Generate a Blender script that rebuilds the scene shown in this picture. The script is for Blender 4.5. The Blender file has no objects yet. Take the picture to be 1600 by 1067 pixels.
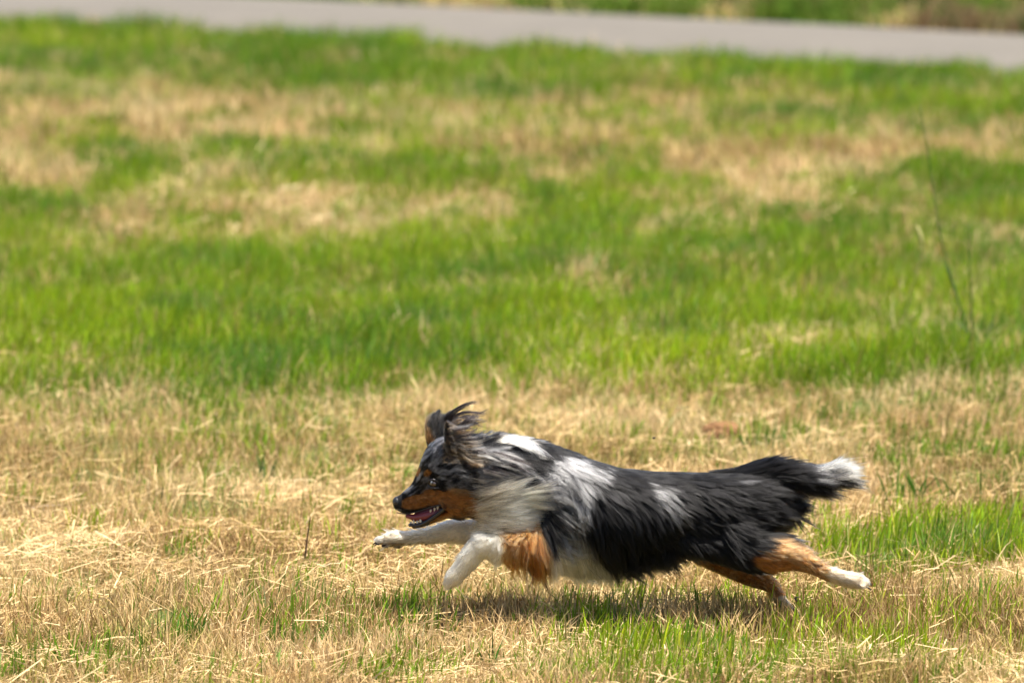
import bpy, bmesh, math, random
import numpy as np
from mathutils import Vector, kdtree

random.seed(7)
R = np.random.default_rng(11)
scene = bpy.context.scene

# ------------------------------------------------------------------ camera, light, exposure
FPX = 8450.0                     # focal length in pixels of the 1600 px wide photograph
CAM_H = 2.4
PITCH = math.radians(7.72)
YD = 12.78                       # distance of the dog's mid plane
PXM = 650.0                      # photograph pixels per metre at the dog

cam_data = bpy.data.cameras.new('camera')
cam = bpy.data.objects.new('camera', cam_data)
scene.collection.objects.link(cam)
cam.location = (0, 0, CAM_H)
cam.rotation_euler = (math.radians(90) - PITCH, 0, 0)
cam_data.sensor_width = 36.0
cam_data.lens = FPX * 36.0 / 1600.0
cam_data.clip_start = 0.1
cam_data.clip_end = 3000
cam_data.dof.use_dof = True
cam_data.dof.focus_distance = 12.85
cam_data.dof.aperture_fstop = 3.5
scene.camera = cam

world = bpy.data.worlds.new('World')
scene.world = world
world.use_nodes = True
wn = world.node_tree
bg = wn.nodes['Background']
SUN_TO = Vector((0.25, -0.12, 0.95)).normalized()
sky = wn.nodes.new('ShaderNodeTexSky')
sky.sky_type = 'NISHITA'
sky.sun_disc = False
sky.sun_elevation = math.asin(SUN_TO.z)
sky.sun_rotation = math.atan2(SUN_TO.x, SUN_TO.y)
sky.air_density = 1.0
sky.dust_density = 3.0
sky.ozone_density = 0.4
wn.links.new(sky.outputs['Color'], bg.inputs['Color'])
bg.inputs['Strength'].default_value = 0.075

sun_data = bpy.data.lights.new('sun', 'SUN')
sun_data.energy = 5.0
sun_data.angle = math.radians(0.53)
sun_data.color = (1.0, 0.94, 0.84)
sun = bpy.data.objects.new('sun', sun_data)
scene.collection.objects.link(sun)
sun.rotation_euler = SUN_TO.to_track_quat('Z', 'Y').to_euler()
sun.location = (0, 0, 30)

scene.view_settings.view_transform = 'Standard'
scene.view_settings.look = 'None'
scene.view_settings.exposure = 1.4
scene.view_settings.gamma = 1.0
scene.view_settings.use_curve_mapping = False
scene.render.engine = 'CYCLES'
scene.cycles.max_bounces = 20
scene.cycles.transmission_bounces = 16
scene.cycles.glossy_bounces = 16
scene.cycles.diffuse_bounces = 4
scene.cycles.use_denoising = True
scene.cycles.denoising_prefilter = 'ACCURATE'

# ------------------------------------------------------------------ helpers
CA, SA = math.cos(PITCH), math.sin(PITCH)


def ray(px, py):
    px = np.asarray(px, float); py = np.asarray(py, float)
    rx = px - 800.0
    up = 533.5 - py
    return rx, FPX * CA + up * SA, -FPX * SA + up * CA


def P(px, py, w=0.0):
    """photograph pixel + offset toward the camera (in dog pixels) -> world point"""
    rx, ry, rz = ray(px, py)
    Y = YD - np.asarray(w, float) / PXM
    t = Y / ry
    return np.stack(np.broadcast_arrays(rx * t, Y, CAM_H + rz * t), -1)


def G(px, py, z=0.0):
    """photograph pixel -> point on the ground"""
    rx, ry, rz = ray(px, py)
    t = (z - CAM_H) / rz
    return np.stack(np.broadcast_arrays(rx * t, ry * t, np.full_like(np.asarray(rx * t), z)), -1)


def project(p):
    p = np.asarray(p, float)
    dz = p[..., 2] - CAM_H
    d = p[..., 1] * CA - dz * SA
    u = p[..., 1] * SA + dz * CA
    return 800 + FPX * p[..., 0] / d, 533.5 - FPX * u / d


def smooth(a, b, x):
    t = np.clip((x - a) / (b - a), 0, 1)
    return t * t * (3 - 2 * t)


def vnoise(x, y, s, seed):
    """2-D value noise in 0..1, feature size s"""
    r = np.random.default_rng(seed).random((257, 257))
    u = np.asarray(x) / s + 1000.5; v = np.asarray(y) / s + 1000.5
    iu = np.floor(u).astype(int); iv = np.floor(v).astype(int)
    fu = u - iu; fv = v - iv
    fu = fu * fu * (3 - 2 * fu); fv = fv * fv * (3 - 2 * fv)
    a = r[iu % 256, iv % 256]; b = r[(iu + 1) % 256, iv % 256]
    c = r[iu % 256, (iv + 1) % 256]; d = r[(iu + 1) % 256, (iv + 1) % 256]
    return (a * (1 - fu) + b * fu) * (1 - fv) + (c * (1 - fu) + d * fu) * fv


def nodes(name):
    m = bpy.data.materials.new(name)
    m.use_nodes = True
    nt = m.node_tree
    for n in list(nt.nodes):
        nt.nodes.remove(n)
    out = nt.nodes.new('ShaderNodeOutputMaterial')
    return m, nt, out


def N(nt, t, **kw):
    n = nt.nodes.new(t)
    for k, v in kw.items():
        if k in n.inputs:
            n.inputs[k].default_value = v
        else:
            setattr(n, k, v)
    return n


def simple_mat(name, col, rough=0.5, spec=0.5, coat=0.0, bump=0.0, scale=60.0, var=0.25):
    m, nt, out = nodes(name)
    b = N(nt, 'ShaderNodeBsdfPrincipled', Roughness=rough)
    b.inputs['Specular IOR Level'].default_value = spec
    b.inputs['Coat Weight'].default_value = coat
    tc = N(nt, 'ShaderNodeTexCoord')
    no = N(nt, 'ShaderNodeTexNoise', Scale=scale, Detail=5.0)
    nt.links.new(tc.outputs['Object'], no.inputs['Vector'])
    mx = N(nt, 'ShaderNodeMix', data_type='RGBA')
    mx.inputs[6].default_value = (*[c * (1 - var) for c in col], 1)
    mx.inputs[7].default_value = (*[min(1, c * (1 + var)) for c in col], 1)
    nt.links.new(no.outputs['Fac'], mx.inputs[0])
    nt.links.new(mx.outputs[2], b.inputs['Base Color'])
    if bump:
        bp = N(nt, 'ShaderNodeBump', Strength=bump, Distance=0.002)
        nt.links.new(no.outputs['Fac'], bp.inputs['Height'])
        nt.links.new(bp.outputs[0], b.inputs['Normal'])
    nt.links.new(b.outputs[0], out.inputs[0])
    return m


def tag(o, label=None, cat=None, group=None, kind=None):
    if label: o['label'] = label
    if cat: o['category'] = cat
    if group: o['group'] = group
    if kind: o['kind'] = kind
    return o


def link(name, data, mat=None, parent=None):
    o = bpy.data.objects.new(name, data)
    scene.collection.objects.link(o)
    if mat: data.materials.append(mat)
    if parent: o.parent = parent
    return o


def fast_mesh(name, verts, loops, starts, totals, cols=None):
    me = bpy.data.meshes.new(name)
    me.vertices.add(len(verts)); me.vertices.foreach_set('co', np.ascontiguousarray(verts, np.float32).ravel())
    me.loops.add(len(loops)); me.loops.foreach_set('vertex_index', np.ascontiguousarray(loops, np.int32).ravel())
    me.polygons.add(len(starts))
    me.polygons.foreach_set('loop_start', np.ascontiguousarray(starts, np.int32))
    try:
        me.polygons.foreach_set('loop_total', np.ascontiguousarray(totals, np.int32))
    except Exception:
        pass
    me.polygons.foreach_set('use_smooth', np.ones(len(starts), bool))
    if cols is not None:
        a = me.attributes.new('Col', 'FLOAT_COLOR', 'POINT')
        c4 = np.ones((len(verts), 4), np.float32); c4[:, :3] = cols
        a.data.foreach_set('color', c4.ravel())
    me.update(calc_edges=True)
    return me


def height_of(x, y):
    """gentle relief of the meadow"""
    h = (vnoise(x, y, 0.9, 3) - 0.5) * 0.05 + (vnoise(x, y, 0.24, 4) - 0.5) * 0.045
    h = h + (vnoise(x, y, 3.1, 5) - 0.5) * 0.05
    return h * (1 - smooth(24, 28, np.asarray(y, float)))


# ------------------------------------------------------------------ ground, path
def road_front(x):   # front edge of the paved path (y as a function of x)
    return 29.1 - 0.68 * x


def road_back(x):
    return 32.4 - 0.66 * x


def axis(lo, hi, fine_lo, fine_hi, step, coarse):
    a = list(np.arange(fine_lo, fine_hi, step))
    s = step; v = fine_lo
    while v > lo:
        s *= coarse; v -= s; a.insert(0, v)
    s = step; v = a[-1]
    while v < hi:
        s *= coarse; v += s; a.append(v)
    return np.array(a)


gx = axis(-900, 900, -3.2, 3.2, 0.06, 1.35)
gy = axis(-60, 2200, 10.5, 27.0, 0.06, 1.25)
X, Yg = np.meshgrid(gx, gy)
Z = height_of(X, Yg) - 0.004
nx, ny = len(gx), len(gy)
verts = np.stack([X, Yg, Z], -1).reshape(-1, 3)
ii = np.arange(nx * ny).reshape(ny, nx)
quads = np.stack([ii[:-1, :-1], ii[:-1, 1:], ii[1:, 1:], ii[1:, :-1]], -1).reshape(-1, 4)
gm = fast_mesh('ground', verts, quads.ravel(), np.arange(len(quads)) * 4, np.full(len(quads), 4))

m_ground, nt, out = nodes('thatch_soil')
b = N(nt, 'ShaderNodeBsdfPrincipled', Roughness=0.95)
b.inputs['Specular IOR Level'].default_value = 0.1
tc = N(nt, 'ShaderNodeTexCoord')
n1 = N(nt, 'ShaderNodeTexNoise', Scale=38.0, Detail=8.0, Roughness=0.7)
n2 = N(nt, 'ShaderNodeTexNoise', Scale=1.4, Detail=5.0)
nt.links.new(tc.outputs['Object'], n1.inputs['Vector'])
nt.links.new(tc.outputs['Object'], n2.inputs['Vector'])
r1 = N(nt, 'ShaderNodeValToRGB')
r1.color_ramp.elements[0].position = 0.3; r1.color_ramp.elements[0].color = (0.055, 0.035, 0.016, 1)
r1.color_ramp.elements[1].position = 0.7; r1.color_ramp.elements[1].color = (0.26, 0.185, 0.085, 1)
r2 = N(nt, 'ShaderNodeValToRGB')
r2.color_ramp.elements[0].position = 0.3; r2.color_ramp.elements[0].color = (0.05, 0.07, 0.018, 1)
r2.color_ramp.elements[1].position = 0.7; r2.color_ramp.elements[1].color = (0.12, 0.15, 0.04, 1)
nt.links.new(n1.outputs['Fac'], r1.inputs[0]); nt.links.new(n1.outputs['Fac'], r2.inputs[0])
ms = N(nt, 'ShaderNodeMapRange')
ms.inputs[1].default_value = 0.45; ms.inputs[2].default_value = 0.6
nt.links.new(n2.outputs['Fac'], ms.inputs[0])
mx = N(nt, 'ShaderNodeMix', data_type='RGBA')
nt.links.new(ms.outputs[0], mx.inputs[0]); nt.links.new(r1.outputs[0], mx.inputs[6]); nt.links.new(r2.outputs[0], mx.inputs[7])
nt.links.new(mx.outputs[2], b.inputs['Base Color'])
bp = N(nt, 'ShaderNodeBump', Strength=0.8, Distance=0.02)
nt.links.new(n1.outputs['Fac'], bp.inputs['Height']); nt.links.new(bp.outputs[0], b.inputs['Normal'])
nt.links.new(b.outputs[0], out.inputs[0])
tag(link('ground', gm, m_ground), kind='structure')

# paved path: a slightly crowned sheet
xs = np.linspace(-60, 20, 161)
rows = []
for k, f in enumerate(np.linspace(0, 1, 9)):
    yy = road_front(xs) * (1 - f) + road_back(xs) * f + (vnoise(xs, xs * 0, 0.8, 21 + k) - 0.5) * (0.16 if k in (0, 8) else 0)
    zz = np.full_like(xs, 0.012 + 0.05 * (1 - (2 * f - 1) ** 2))
    rows.append(np.stack([xs, yy, zz], -1))
rv = np.concatenate(rows)
ii = np.arange(9 * 161).reshape(9, 161)
quads = np.stack([ii[:-1, :-1], ii[:-1, 1:], ii[1:, 1:], ii[1:, :-1]], -1).reshape(-1, 4)
m_road, nt, out = nodes('pale_asphalt')
b = N(nt, 'ShaderNodeBsdfPrincipled', Roughness=0.9)
tc = N(nt, 'ShaderNodeTexCoord')
n1 = N(nt, 'ShaderNodeTexNoise', Scale=180.0, Detail=4.0)
n2 = N(nt, 'ShaderNodeTexNoise', Scale=1.3, Detail=8.0, Roughness=0.7)
for n_ in (n1, n2): nt.links.new(tc.outputs['Object'], n_.inputs['Vector'])
r1 = N(nt, 'ShaderNodeValToRGB')
r1.color_ramp.elements[0].position = 0.3; r1.color_ramp.elements[0].color = (0.070, 0.062, 0.052, 1)
r1.color_ramp.elements[1].position = 0.7; r1.color_ramp.elements[1].color = (0.120, 0.107, 0.089, 1)
ad = N(nt, 'ShaderNodeMath', operation='ADD'); hf = N(nt, 'ShaderNodeMath', operation='MULTIPLY'); hf.inputs[1].default_value = 0.5
nt.links.new(n1.outputs['Fac'], ad.inputs[0]); nt.links.new(n2.outputs['Fac'], ad.inputs[1]); nt.links.new(ad.outputs[0], hf.inputs[0])
nt.links.new(hf.outputs[0], r1.inputs[0]); nt.links.new(r1.outputs[0], b.inputs['Base Color'])
bp = N(nt, 'ShaderNodeBump', Strength=0.4, Distance=0.004)
nt.links.new(n1.outputs['Fac'], bp.inputs['Height']); nt.links.new(bp.outputs[0], b.inputs['Normal'])
nt.links.new(b.outputs[0], out.inputs[0])
tag(link('path', fast_mesh('path', rv, quads.ravel(), np.arange(len(quads)) * 4, np.full(len(quads), 4)), m_road), kind='structure')

# ------------------------------------------------------------------ grass
def leaf_material(name, trans, gloss, rough=0.45):
    m, nt, out = nodes(name)
    at = N(nt, 'ShaderNodeAttribute', attribute_name='Col')
    tc = N(nt, 'ShaderNodeTexCoord')
    no = N(nt, 'ShaderNodeTexNoise', Scale=90.0, Detail=2.0)
    nt.links.new(tc.outputs['Object'], no.inputs['Vector'])
    mr = N(nt, 'ShaderNodeMapRange'); mr.inputs[3].default_value = 0.75; mr.inputs[4].default_value = 1.25
    nt.links.new(no.outputs['Fac'], mr.inputs[0])
    vm = N(nt, 'ShaderNodeVectorMath', operation='SCALE')
    nt.links.new(at.outputs['Color'], vm.inputs[0]); nt.links.new(mr.outputs[0], vm.inputs['Scale'])
    d = N(nt, 'ShaderNodeBsdfDiffuse'); t = N(nt, 'ShaderNodeBsdfTranslucent'); g = N(nt, 'ShaderNodeBsdfGlossy', Roughness=rough)
    nt.links.new(vm.outputs[0], d.inputs[0]); nt.links.new(vm.outputs[0], t.inputs[0])
    a = N(nt, 'ShaderNodeMixShader'); a.inputs[0].default_value = trans
    nt.links.new(d.outputs[0], a.inputs[1]); nt.links.new(t.outputs[0], a.inputs[2])
    fr = N(nt, 'ShaderNodeFresnel', IOR=1.4)
    fm = N(nt, 'ShaderNodeMath', operation='MULTIPLY'); fm.inputs[1].default_value = gloss
    nt.links.new(fr.outputs[0], fm.inputs[0])
    c = N(nt, 'ShaderNodeMixShader')
    nt.links.new(fm.outputs[0], c.inputs[0]); nt.links.new(a.outputs[0], c.inputs[1]); nt.links.new(g.outputs[0], c.inputs[2])
    nt.links.new(c.outputs[0], out.inputs[0])
    return m


m_green = leaf_material('green_blade', 0.5, 0.3)
m_dry = leaf_material('dry_blade', 0.35, 0.10, 0.6)

m_verge = leaf_material('verge_blade', 0.35, 0.0)


def blades(root, h, az, lean, width, col_root, col_tip, segs=2, droop=0.5, face=None):
    """tapered curved blades; returns verts, loops, starts, totals, cols"""
    n = len(root)
    dirx, diry = np.cos(az), np.sin(az)
    fa = az + math.pi / 2 + R.normal(0, 0.6, n) if face is None else face
    sx, sy = np.cos(fa), np.sin(fa)
    V = np.zeros((n, 2 * segs + 1, 3)); C = np.zeros((n, 2 * segs + 1, 3))
    for k in range(segs + 1):
        t = k / segs
        off = h * lean * (t * (1 - droop) + droop * t * t)
        zz = h * t * np.sqrt(np.clip(1 - (lean * 0.75 * t) ** 2, 0.02, 1))
        c = root + np.stack([dirx * off, diry * off, zz], -1)
        wd = width * (1 - 0.75 * t ** 1.5) * 0.5
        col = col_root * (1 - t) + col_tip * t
        if k < segs:
            side = np.stack([sx * wd, sy * wd, np.zeros(n)], -1)
            V[:, 2 * k] = c - side; V[:, 2 * k + 1] = c + side
            C[:, 2 * k] = col; C[:, 2 * k + 1] = col
        else:
            V[:, 2 * k] = c; C[:, 2 * k] = col
    m = 2 * segs + 1
    f = []
    for k in range(segs - 1):
        f += [2 * k, 2 * k + 1, 2 * k + 3, 2 * k + 2]
    f += [2 * (segs - 1), 2 * (segs - 1) + 1, 2 * segs]
    f = np.array(f)
    loops = (np.arange(n)[:, None] * m + f[None]).ravel()
    tot = np.array([4] * (segs - 1) + [3])
    totals = np.tile(tot, n)
    starts = np.concatenate([[0], np.cumsum(totals)[:-1]])
    return V.reshape(-1, 3), loops, starts, totals, C.reshape(-1, 3)


def straws(root, length, az, tilt, width, col, bend):
    """cut straw stalks lying about: two-quad strips"""
    n = len(root)
    d = np.stack([np.cos(az) * np.cos(tilt), np.sin(az) * np.cos(tilt), np.sin(tilt)], -1)
    s = np.cross(d, np.array([[0, 0, 1.0]]) + R.normal(0, 0.8, (n, 3))); s /= np.linalg.norm(s, axis=1)[:, None]
    u = np.cross(s, d)
    V = np.zeros((n, 6, 3))
    for k, t in enumerate((-0.5, 0.0, 0.5)):
        c = root + d * (length * t)[:, None] + (np.array([0, 0, 1.0])[None] * (0.25 - t * t)[..., None] * (bend * length)[:, None] if False else u * ((0.25 - t * t) * bend * length)[:, None])
        V[:, 2 * k] = c - s * (width / 2)[:, None]; V[:, 2 * k + 1] = c + s * (width / 2)[:, None]
    V[:, :, 2] = np.maximum(V[:, :, 2], 0.002 + height_of(V[:, :, 0], V[:, :, 1]))
    f = np.array([0, 1, 3, 2, 2, 3, 5, 4])
    loops = (np.arange(n)[:, None] * 6 + f[None]).ravel()
    totals = np.full(2 * n, 4); starts = np.arange(2 * n) * 4
    return V.reshape(-1, 3), loops, starts, totals, np.repeat(col, 6, axis=0)


def join(parts):
    v, l, s, t, c = [], [], [], [], []
    nv = nl = 0
    for (a, b_, c_, d, e) in parts:
        v.append(a); l.append(b_ + nv); s.append(c_ + nl); t.append(d); c.append(e)
        nv += len(a); nl += len(b_)
    return [np.concatenate(q) for q in (v, l, s, t, c)]


# greenness of the meadow, laid out on the ground (coordinates given as seen in the photograph)
BX = [0, 40, 130, 150, 200, 250, 300, 345, 400, 480, 560, 595, 618, 645, 760, 900, 960, 1067, 1200]
BY = [.95, .95, .9, .66, .36, .42, .50, .46, .63, .68, .76, .64, .44, .22, .12, .11, .19, .27, .28]
BLOBS = [(270, 205, 230, 36, -.45), (420, 350, 270, 32, -1.0), (640, 352, 170, 18, -.6), (870, 220, 220, 40, -.35), (50, 270, 120, 50, -.4),
         (1020, 170, 130, 26, -.35), (1250, 262, 210, 36, -.2), (1530, 250, 170, 30, -.38), (1130, 300, 120, 40, -.3), (1350, 450, 260, 60, -.22),
         (1050, 470, 170, 34, -.35), (1260, 530, 300, 55, -.42), (560, 490, 150, 34, -.25), (1500, 400, 130, 40, -.2), (100, 190, 160, 30, -.25),
         (620, 292, 90, 45, .45), (150, 240, 45, 25, .6), (340, 272, 200, 26, .22), (1250, 330, 300, 60, -.2), (1000, 280, 100, 36, .2), (1300, 380, 130, 50, .25),
         (760, 520, 260, 50, .15), (200, 480, 260, 90, .15), (1440, 852, 225, 50, .95), (1590, 850, 100, 60, .9), (1200, 690, 45, 22, .35), (1420, 740, 90, 50, .35), (1500, 640, 140, 40, .3), (1300, 620, 120, 30, .2), (950, 690, 60, 25, .2), (340, 640, 200, 20, .2),
         (1560, 700, 80, 70, .4), (1300, 990, 340, 75, .3), (800, 965, 150, 26, -.22), (1000, 950, 45, 28, .45), (410, 715, 18, 18, .5), (545, 785, 20, 13, .45),
         (285, 985, 40, 22, .35), (500, 985, 100, 30, .15), (230, 930, 30, 25, .3), (1500, 985, 130, 45, .25), (60, 700, 60, 40, .15), (1330, 680, 90, 40, .2), (120, 930, 120, 40, .2), (130, 1010, 170, 40, .2), (640, 1010, 120, 40, .15)]


def greenness(x, y):
    px, py = project(np.stack([x, y, np.zeros_like(x)], -1))
    q = py - np.where(py < 330, (px - 800) * 0.05 * (1 - np.clip((py - 180) / 150, 0, 1)), 0)
    q = q + (vnoise(x, y, 0.5, 31) - 0.5) * 60 + (vnoise(x, y, 0.17, 32) - 0.5) * 14
    g = np.interp(q, BX, BY)
    wob = (vnoise(x, y, 0.35, 33) - 0.5)
    for (cx, cy, rx, ry, v) in BLOBS:
        d = np.sqrt(((px - cx) / rx) ** 2 + ((py - cy) / ry) ** 2)
        g = g + v * np.where(py < 400, .6, np.where(py < 610, .8, 1)) * (1 - smooth(0.1, np.where(py < 610, 1.6, 1.25), d + wob * 1.1))
    g = g + ((vnoise(x, y, 0.45, 34) - 0.5) * 0.5 + (vnoise(x, y, 0.16, 35) - 0.5) * 0.6 + (vnoise(x, y, 0.07, 36) - 0.5) * 0.5) * (0.45 + 0.75 * (py < 610))
    return np.clip(g, 0.015, 0.99), px, py


def scatter(n, y0, y1, k=1.32, pw=1.0):
    """roots between two distances, spread over the width in view and a margin beside it"""
    u = R.random(n)
    y = y0 * (y1 / y0) ** (u ** pw)
    half = 0.0947 * y * k + 0.15
    x = (R.random(n) * 2 - 1) * half
    o = R.random(n) < 0.2                                  # thinner cover farther out to the sides
    x[o] = np.sign(x[o]) * half[o] * (0.97 + 1.25 * R.random(o.sum()))
    return x, y


def outer(x, y):
    return 1 + 0.9 * smooth(1.3, 1.5, np.abs(x) / (0.0947 * y))


def tone(base, n, v=0.22, hue=0.10):
    c = np.asarray(base)[None] * (1 + R.normal(0, v, (n, 1)))
    c = c * (1 + R.normal(0, hue, (n, 3)))
    return np.clip(c, 0.004, 0.9)


def mixcol(a, b, f):
    return np.asarray(a)[None] * (1 - f[:, None]) + np.asarray(b)[None] * f[:, None]


STRAW_A, STRAW_B, STRAW_C = (0.74, 0.56, 0.315), (0.52, 0.355, 0.158), (0.21, 0.125, 0.048)
GREEN_A, GREEN_B, GREEN_C = (0.195, 0.32, 0.007), (0.345, 0.45, 0.010), (0.095, 0.21, 0.008)
WIND = math.pi * 0.08


def grow_zone(n_green, n_dry, y0, y1, hg, hd, wg, wd, segs, dens_noise=True):
    gp, dp = [], []
    # green
    x, y = scatter(int(n_green * 2.2), y0, y1)
    g, px, py = greenness(x, y)
    keep = R.random(len(x)) < g * np.where(py > 640, 3.0 * vnoise(x, y, 0.10, 41) ** 2, 0.3 + 1.4 * vnoise(x, y, 0.09, 41))
    x, y, g, px, py = x[keep], y[keep], g[keep], px[keep], py[keep]
    n = len(x)
    h = hg * (0.5 + 0.35 * g) * R.uniform(0.55, 1.25, n) * (0.7 + 0.6 * vnoise(x, y, 0.22, 42))
    f = np.clip(vnoise(x, y, 0.8, 43) * 0.9 + R.normal(0, 0.18, n) + 0.35 * smooth(420, 520, py) * (1 - smooth(590, 640, py)), 0, 1)
    c = mixcol(GREEN_C, GREEN_A, np.clip(f * 2, 0, 1)) * (f < .5)[:, None] + mixcol(GREEN_A, GREEN_B, np.clip(f * 2 - 1, 0, 1)) * (f >= .5)[:, None]
    c = np.clip(c * (1 + R.normal(0, 0.2, (n, 1))) * (1 + R.normal(0, 0.08, (n, 3))), 0.004, 0.6)
    cool = vnoise(x, y, 0.33, 48) + R.normal(0, .12, n) > .72           # cooler, darker tufts of another species
    c[cool] = c[cool] * .35 + np.array([0.05, 0.15, 0.022]) * R.uniform(.6, 1.1, (cool.sum(), 1))
    tip = c * 1.05
    dryt = R.random(n) < 0.07
    tip[dryt] = tone(STRAW_B, dryt.sum())
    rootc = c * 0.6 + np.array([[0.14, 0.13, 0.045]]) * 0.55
    root = np.stack([x, y, height_of(x, y)], -1)
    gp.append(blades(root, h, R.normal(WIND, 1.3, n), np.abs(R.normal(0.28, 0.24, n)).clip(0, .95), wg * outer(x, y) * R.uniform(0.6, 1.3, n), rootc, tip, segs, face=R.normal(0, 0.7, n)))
    # dry standing stubble and dead blades
    x, y = scatter(int(n_dry * 1.6), y0, y1)
    g, px, py = greenness(x, y)
    keep = R.random(len(x)) < (0.03 + 0.97 * (1 - g) ** 1.15) * (0.15 + 1.7 * vnoise(x, y, 0.11, 44) ** 1.5)
    x, y, g = x[keep], y[keep], g[keep]
    n = len(x)
    h = hd * R.uniform(0.4, 1.35, n) * (0.7 + 0.6 * vnoise(x, y, 0.25, 45))
    f = np.clip(vnoise(x, y, 0.5, 46) + R.normal(0, 0.28, n), 0, 1)
    c = mixcol(STRAW_A, STRAW_B, np.clip(f * 1.6, 0, 1)) * (f < .75)[:, None] + mixcol(STRAW_B, STRAW_C, np.clip(f * 4 - 3, 0, 1)) * (f >= .75)[:, None]
    c = np.clip(c * (1 + R.normal(0, 0.16, (n, 1))), 0.01, 0.85)
    ol = R.random(n) < 0.08 + 0.25 * (vnoise(x, y, 0.6, 47) > .55)
    c[ol] = c[ol] * 0.3 + np.array([0.23, 0.22, 0.045]) * R.uniform(.5, 1.1, (ol.sum(), 1))
    root = np.stack([x, y, height_of(x, y)], -1)
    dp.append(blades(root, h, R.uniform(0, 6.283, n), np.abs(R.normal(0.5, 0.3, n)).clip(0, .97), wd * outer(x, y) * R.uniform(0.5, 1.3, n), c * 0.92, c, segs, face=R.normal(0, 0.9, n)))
    return gp, dp


def lying(n, y0, y1, lmin, lmax, w, zmax, gpow=1.0):
    x, y = scatter(int(n * 1.5), y0, y1)
    g, px, py = greenness(x, y)
    band = np.interp(py, [350, 600, 640, 760, 820, 860, 895, 925, 990, 1030, 1100], [.5, .35, .4, .6, .95, 1.4, 1.1, .3, .35, .8, .9])
    keep = R.random(len(x)) < (1 - g) ** gpow * band * (0.1 + 1.5 * vnoise(x, y, 0.25, 51) ** 1.5)
    x, y = x[keep], y[keep]; n = len(x)
    L = lmin + (lmax - lmin) * R.random(n) ** 2.2
    z = height_of(x, y) + (zmax + 0.05 * (np.interp(py[keep], [810, 845, 885, 915], [0, 1, 1, 0]) + .4) * vnoise(x, y, 0.3, 53) ** 2) * R.random(n) ** 1.3
    f = np.clip(vnoise(x, y, 0.5, 46) * 0.9 + R.normal(0, 0.3, n) - 0.1, 0, 1)
    c = mixcol(STRAW_A, STRAW_B, f)
    c[R.random(n) < 0.08] = STRAW_C
    c = np.clip(c * (1 + R.normal(0, 0.15, (n, 1))), 0.01, 0.85)
    return straws(np.stack([x, y, z], -1), L, R.normal(0.1, 0.95, n), R.normal(0.08, 0.28, n), w * R.uniform(0.5, 1.3, n), c, R.normal(0, 0.3, n))


g1, d1 = grow_zone(52000, 178000, 11.2, 16.9, 0.11, 0.060, 0.0050, 0.0032, 3)
s1 = [lying(108000, 11.2, 17.2, 0.015, 0.14, 0.0024, 0.04)]
g2, d2 = grow_zone(112000, 66000, 16.4, 22.8, 0.135, 0.085, 0.0058, 0.0045, 2)
s2 = [lying(30000, 16.8, 23.5, 0.04, 0.16, 0.0045, 0.05, 2.0)]
g3, d3 = grow_zone(124000, 90000, 22.4, 31.5, 0.15, 0.11, 0.009, 0.008, 2)


def cut_path(part, per):
    """drop the blades that would stand on the path"""
    v, l, s, t, c = part
    n = len(v) // per
    root = v.reshape(n, per, 3)[:, 0]
    edge = road_front(root[:, 0]) + (vnoise(root[:, 0], root[:, 1], 0.3, 61) - 0.5) * 0.5
    k = root[:, 1] < edge
    v = v.reshape(n, per, 3)[k].reshape(-1, 3); c = c.reshape(n, per, 3)[k].reshape(-1, 3)
    nl = len(l) // n; nf = len(t) // n; m = k.sum()
    l0 = l[:nl]
    loops = (np.arange(m)[:, None] * per + l0[None]).ravel()
    t = t[: nf * m]
    return v, loops, np.concatenate([[0], np.cumsum(t)[:-1]]), t, c


g0, d0 = grow_zone(7000, 22000, 9.2, 11.3, 0.10, 0.06, 0.008, 0.0065, 2)
s0 = [lying(7000, 9.2, 11.3, 0.02, 0.14, 0.004, 0.04)]
g3 = [cut_path(p, 5) for p in g3]; d3 = [cut_path(p, 5) for p in d3]

tag(link('dry_grass', fast_mesh('dry_grass', *join(d0 + d1 + d2 + d3)), m_dry), 'pale dry mown grass and stubble covering the meadow', 'dry grass', kind='stuff')
tag(link('loose_straw', fast_mesh('loose_straw', *join(s0 + s1 + s2)), m_dry), 'loose straw-coloured clippings strewn over the mown strip', 'straw', kind='stuff')
tag(link('green_grass', fast_mesh('green_grass', *join(g0 + g1 + g2 + g3)), m_green), 'fresh green grass blades growing through the dry meadow', 'grass', kind='stuff')

# verge beyond the path: rough grass and weeds
n = 60000
x = R.uniform(-10, 8, n); y = road_back(x) + 0.1 + R.random(n) ** 1.4 * 9
px, py = project(np.stack([x, y, 0 * x], -1))
f = vnoise(x * 1.0, y * 0.4, 0.5, 71) + 0.2 * (vnoise(x, y, 0.2, 72) - .5) + R.normal(0, .1, n) - 0.2 * smooth(1080, 1350, px)
grn = f > 0.36
col = np.where(grn[:, None], tone((0.075, 0.125, 0.018), n), tone((0.36, 0.29, 0.13), n))
h = R.uniform(0.04, 0.10, n) * (0.3 + 1.6 * vnoise(x, y, 0.45, 73) ** 1.5)
h *= 1 + 0.9 * smooth(1000, 1300, px)
sh = (px > 1120) & (vnoise(x, y * .5, .38, 75) > .42)
col[sh] = np.where((vnoise(x, y, .15, 76) > .5)[sh][:, None], tone((0.05, 0.08, 0.018), sh.sum()), tone((0.17, 0.125, 0.065), sh.sum()))
vp = blades(np.stack([x, y, 0 * x], -1), h, R.uniform(0, 6.283, n), R.uniform(.3, .97, n), R.uniform(.008, .02, n), col, col, 2)
tag(link('verge_grass', fast_mesh('verge_grass', *vp), m_verge), 'rough green and dry grass on the verge behind the path', 'verge grass', kind='stuff')

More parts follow.
